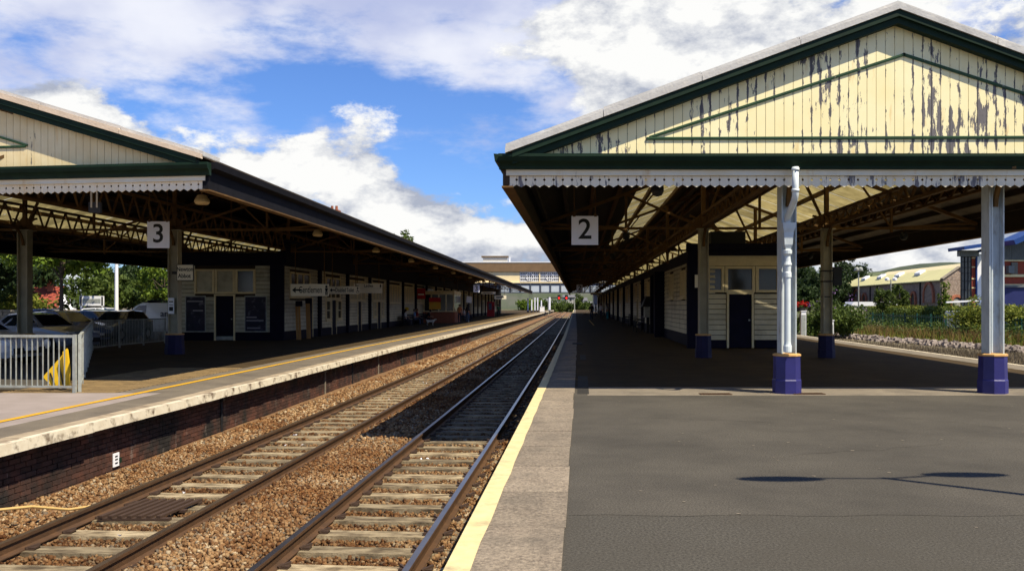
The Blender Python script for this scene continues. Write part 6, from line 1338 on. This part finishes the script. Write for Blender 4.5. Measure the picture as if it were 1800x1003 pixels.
def onL(u, v): return (*wL(u, v, 0)[:2], ZL)
person('seated woman with long dark hair and white top on platform three', onL(-13.05, 72), PF, 'sit', (.7, .7, .68), (.05, .05, .07), (.02, .015, .01), G1, True)
person('seated man in light blue shirt and blue jeans on platform three', onL(-13.0, 76), PF, 'sit', (.16, .28, .55), (.06, .08, .14), (.15, .12, .09), G1)
person('seated person in dark red top next to the blue shirt', onL(-13.1, 78), PF, 'sit', (.32, .03, .03), (.05, .05, .06), (.25, .12, .05), G1)
person('man in black leaning forward on the bench above the dog', onL(-13.0, 81.5), PF, 'bend', (.012, .012, .014), (.02, .02, .025), (.05, .035, .025), G1)
person('standing woman in an orange top near the refreshment bay', (-5.05, 85.5, ZL), -.3, 'stand', (.55, .18, .06), (.03, .03, .04), (.05, .03, .02), G1)
person('standing person in dark jacket and blue jeans', (-4.27, 85.5, ZL), 2.6, 'stand', (.025, .025, .03), (.06, .10, .18), (.03, .02, .015), G1, True)
for k_, (v, sh, lb_) in enumerate(((96, (.35, .12, .12), 'seated person in a red top beyond the refreshment bay'), (99, (.55, .5, .5), 'seated person in pale clothes left of the red machine'), (102, (.5, .15, .25), 'seated person in pink nearest the red machine'))): person(lb_, onL(-11.4, v), PF*(.7+.2*k_), 'sit', sh, (.3, .25, .25) if k_ == 1 else (.04, .04, .05), (.06, .04, .03), G1)
bench('short bench under the pale clothed travellers', (*wL(-11.5, 99, 0)[:2], ZL), ANG_L+PF, 12)
person('standing man in a green top right of the red machine', (-1.94, 126, ZL), .4, 'stand', (.03, .10, .04), (.03, .03, .04), (.03, .02, .02), G1)
G2 = 'people standing far along platform two'
person('dark clothed person standing alone far along platform two', (8.62, 96, 0), .2, 'walk', (.012, .012, .016), (.02, .03, .06), (.02, .015, .01), G2)
person('person in grey behind the lone dark figure on platform two', (11.8, 125, 0), 1.2, 'stand', (.2, .2, .22), (.03, .03, .05), (.02, .015, .01), G2)
person('person in white top and dark trousers by the far wall', (10.45, 104, 0), -.8, 'stand', (.5, .48, .46), (.03, .03, .04), (.04, .03, .02), G2)
person('person in bright teal trousers by the far wall', (10.35, 96, 0), .9, 'stand', (.45, .45, .42), (.01, .30, .38), (.12, .08, .05), G2)
V = [(0, 0, .36), (.22, 0, .35), (.34, 0, .44), (.42, 0, .52), (.53, 0, .48), (-.24, 0, .36), (-.34, 0, .46), (-.36, 0, .56)]; E = [(0, 1), (1, 2), (2, 3), (3, 4), (0, 5), (5, 6), (6, 7)]; R = [.10, .115, .07, .075, .04, .10, .025, .015]; SM = [0]*7
for x, k in ((.2, 1), (-.24, 5)):
    for s in (-1, 1):
        b = len(V); fw_ = x > 0; V += [(x, s*.07, .24), (x+(.02 if fw_ else .06), s*.075, .20 if fw_ else .22), (x+(-.02 if fw_ else -.06), s*.075, .12), (x+.0, s*.075, .03), (x+.05, s*.075, .02)]; E += [(k, b), (b, b+1), (b+1, b+2), (b+2, b+3), (b+3, b+4)]; R += [.055, .045, .026, .024, .024]; SM += [0]*5
dm = skin_mesh('body', V, E, R, SM, [pm('dog_white', (.7, .66, .58), (.55, .48, .38), 6, .9)])
dg_ = thing('dog', 'small white dog standing by the seated man on platform three', 'dog', (-6.85, 74.5, ZL)); dg_.rotation_euler = (0, 0, .15); link('body', dm, dg_)
for s in (-1, 1): link('ear', MB().prism([(.38, s*.05, .58), (.43, s*.06, .58), (.39, s*.08, .50)], (.0, s*.012, .004)).mesh('ear', pm('dog_ear', (.3, .2, .12))), dg_)
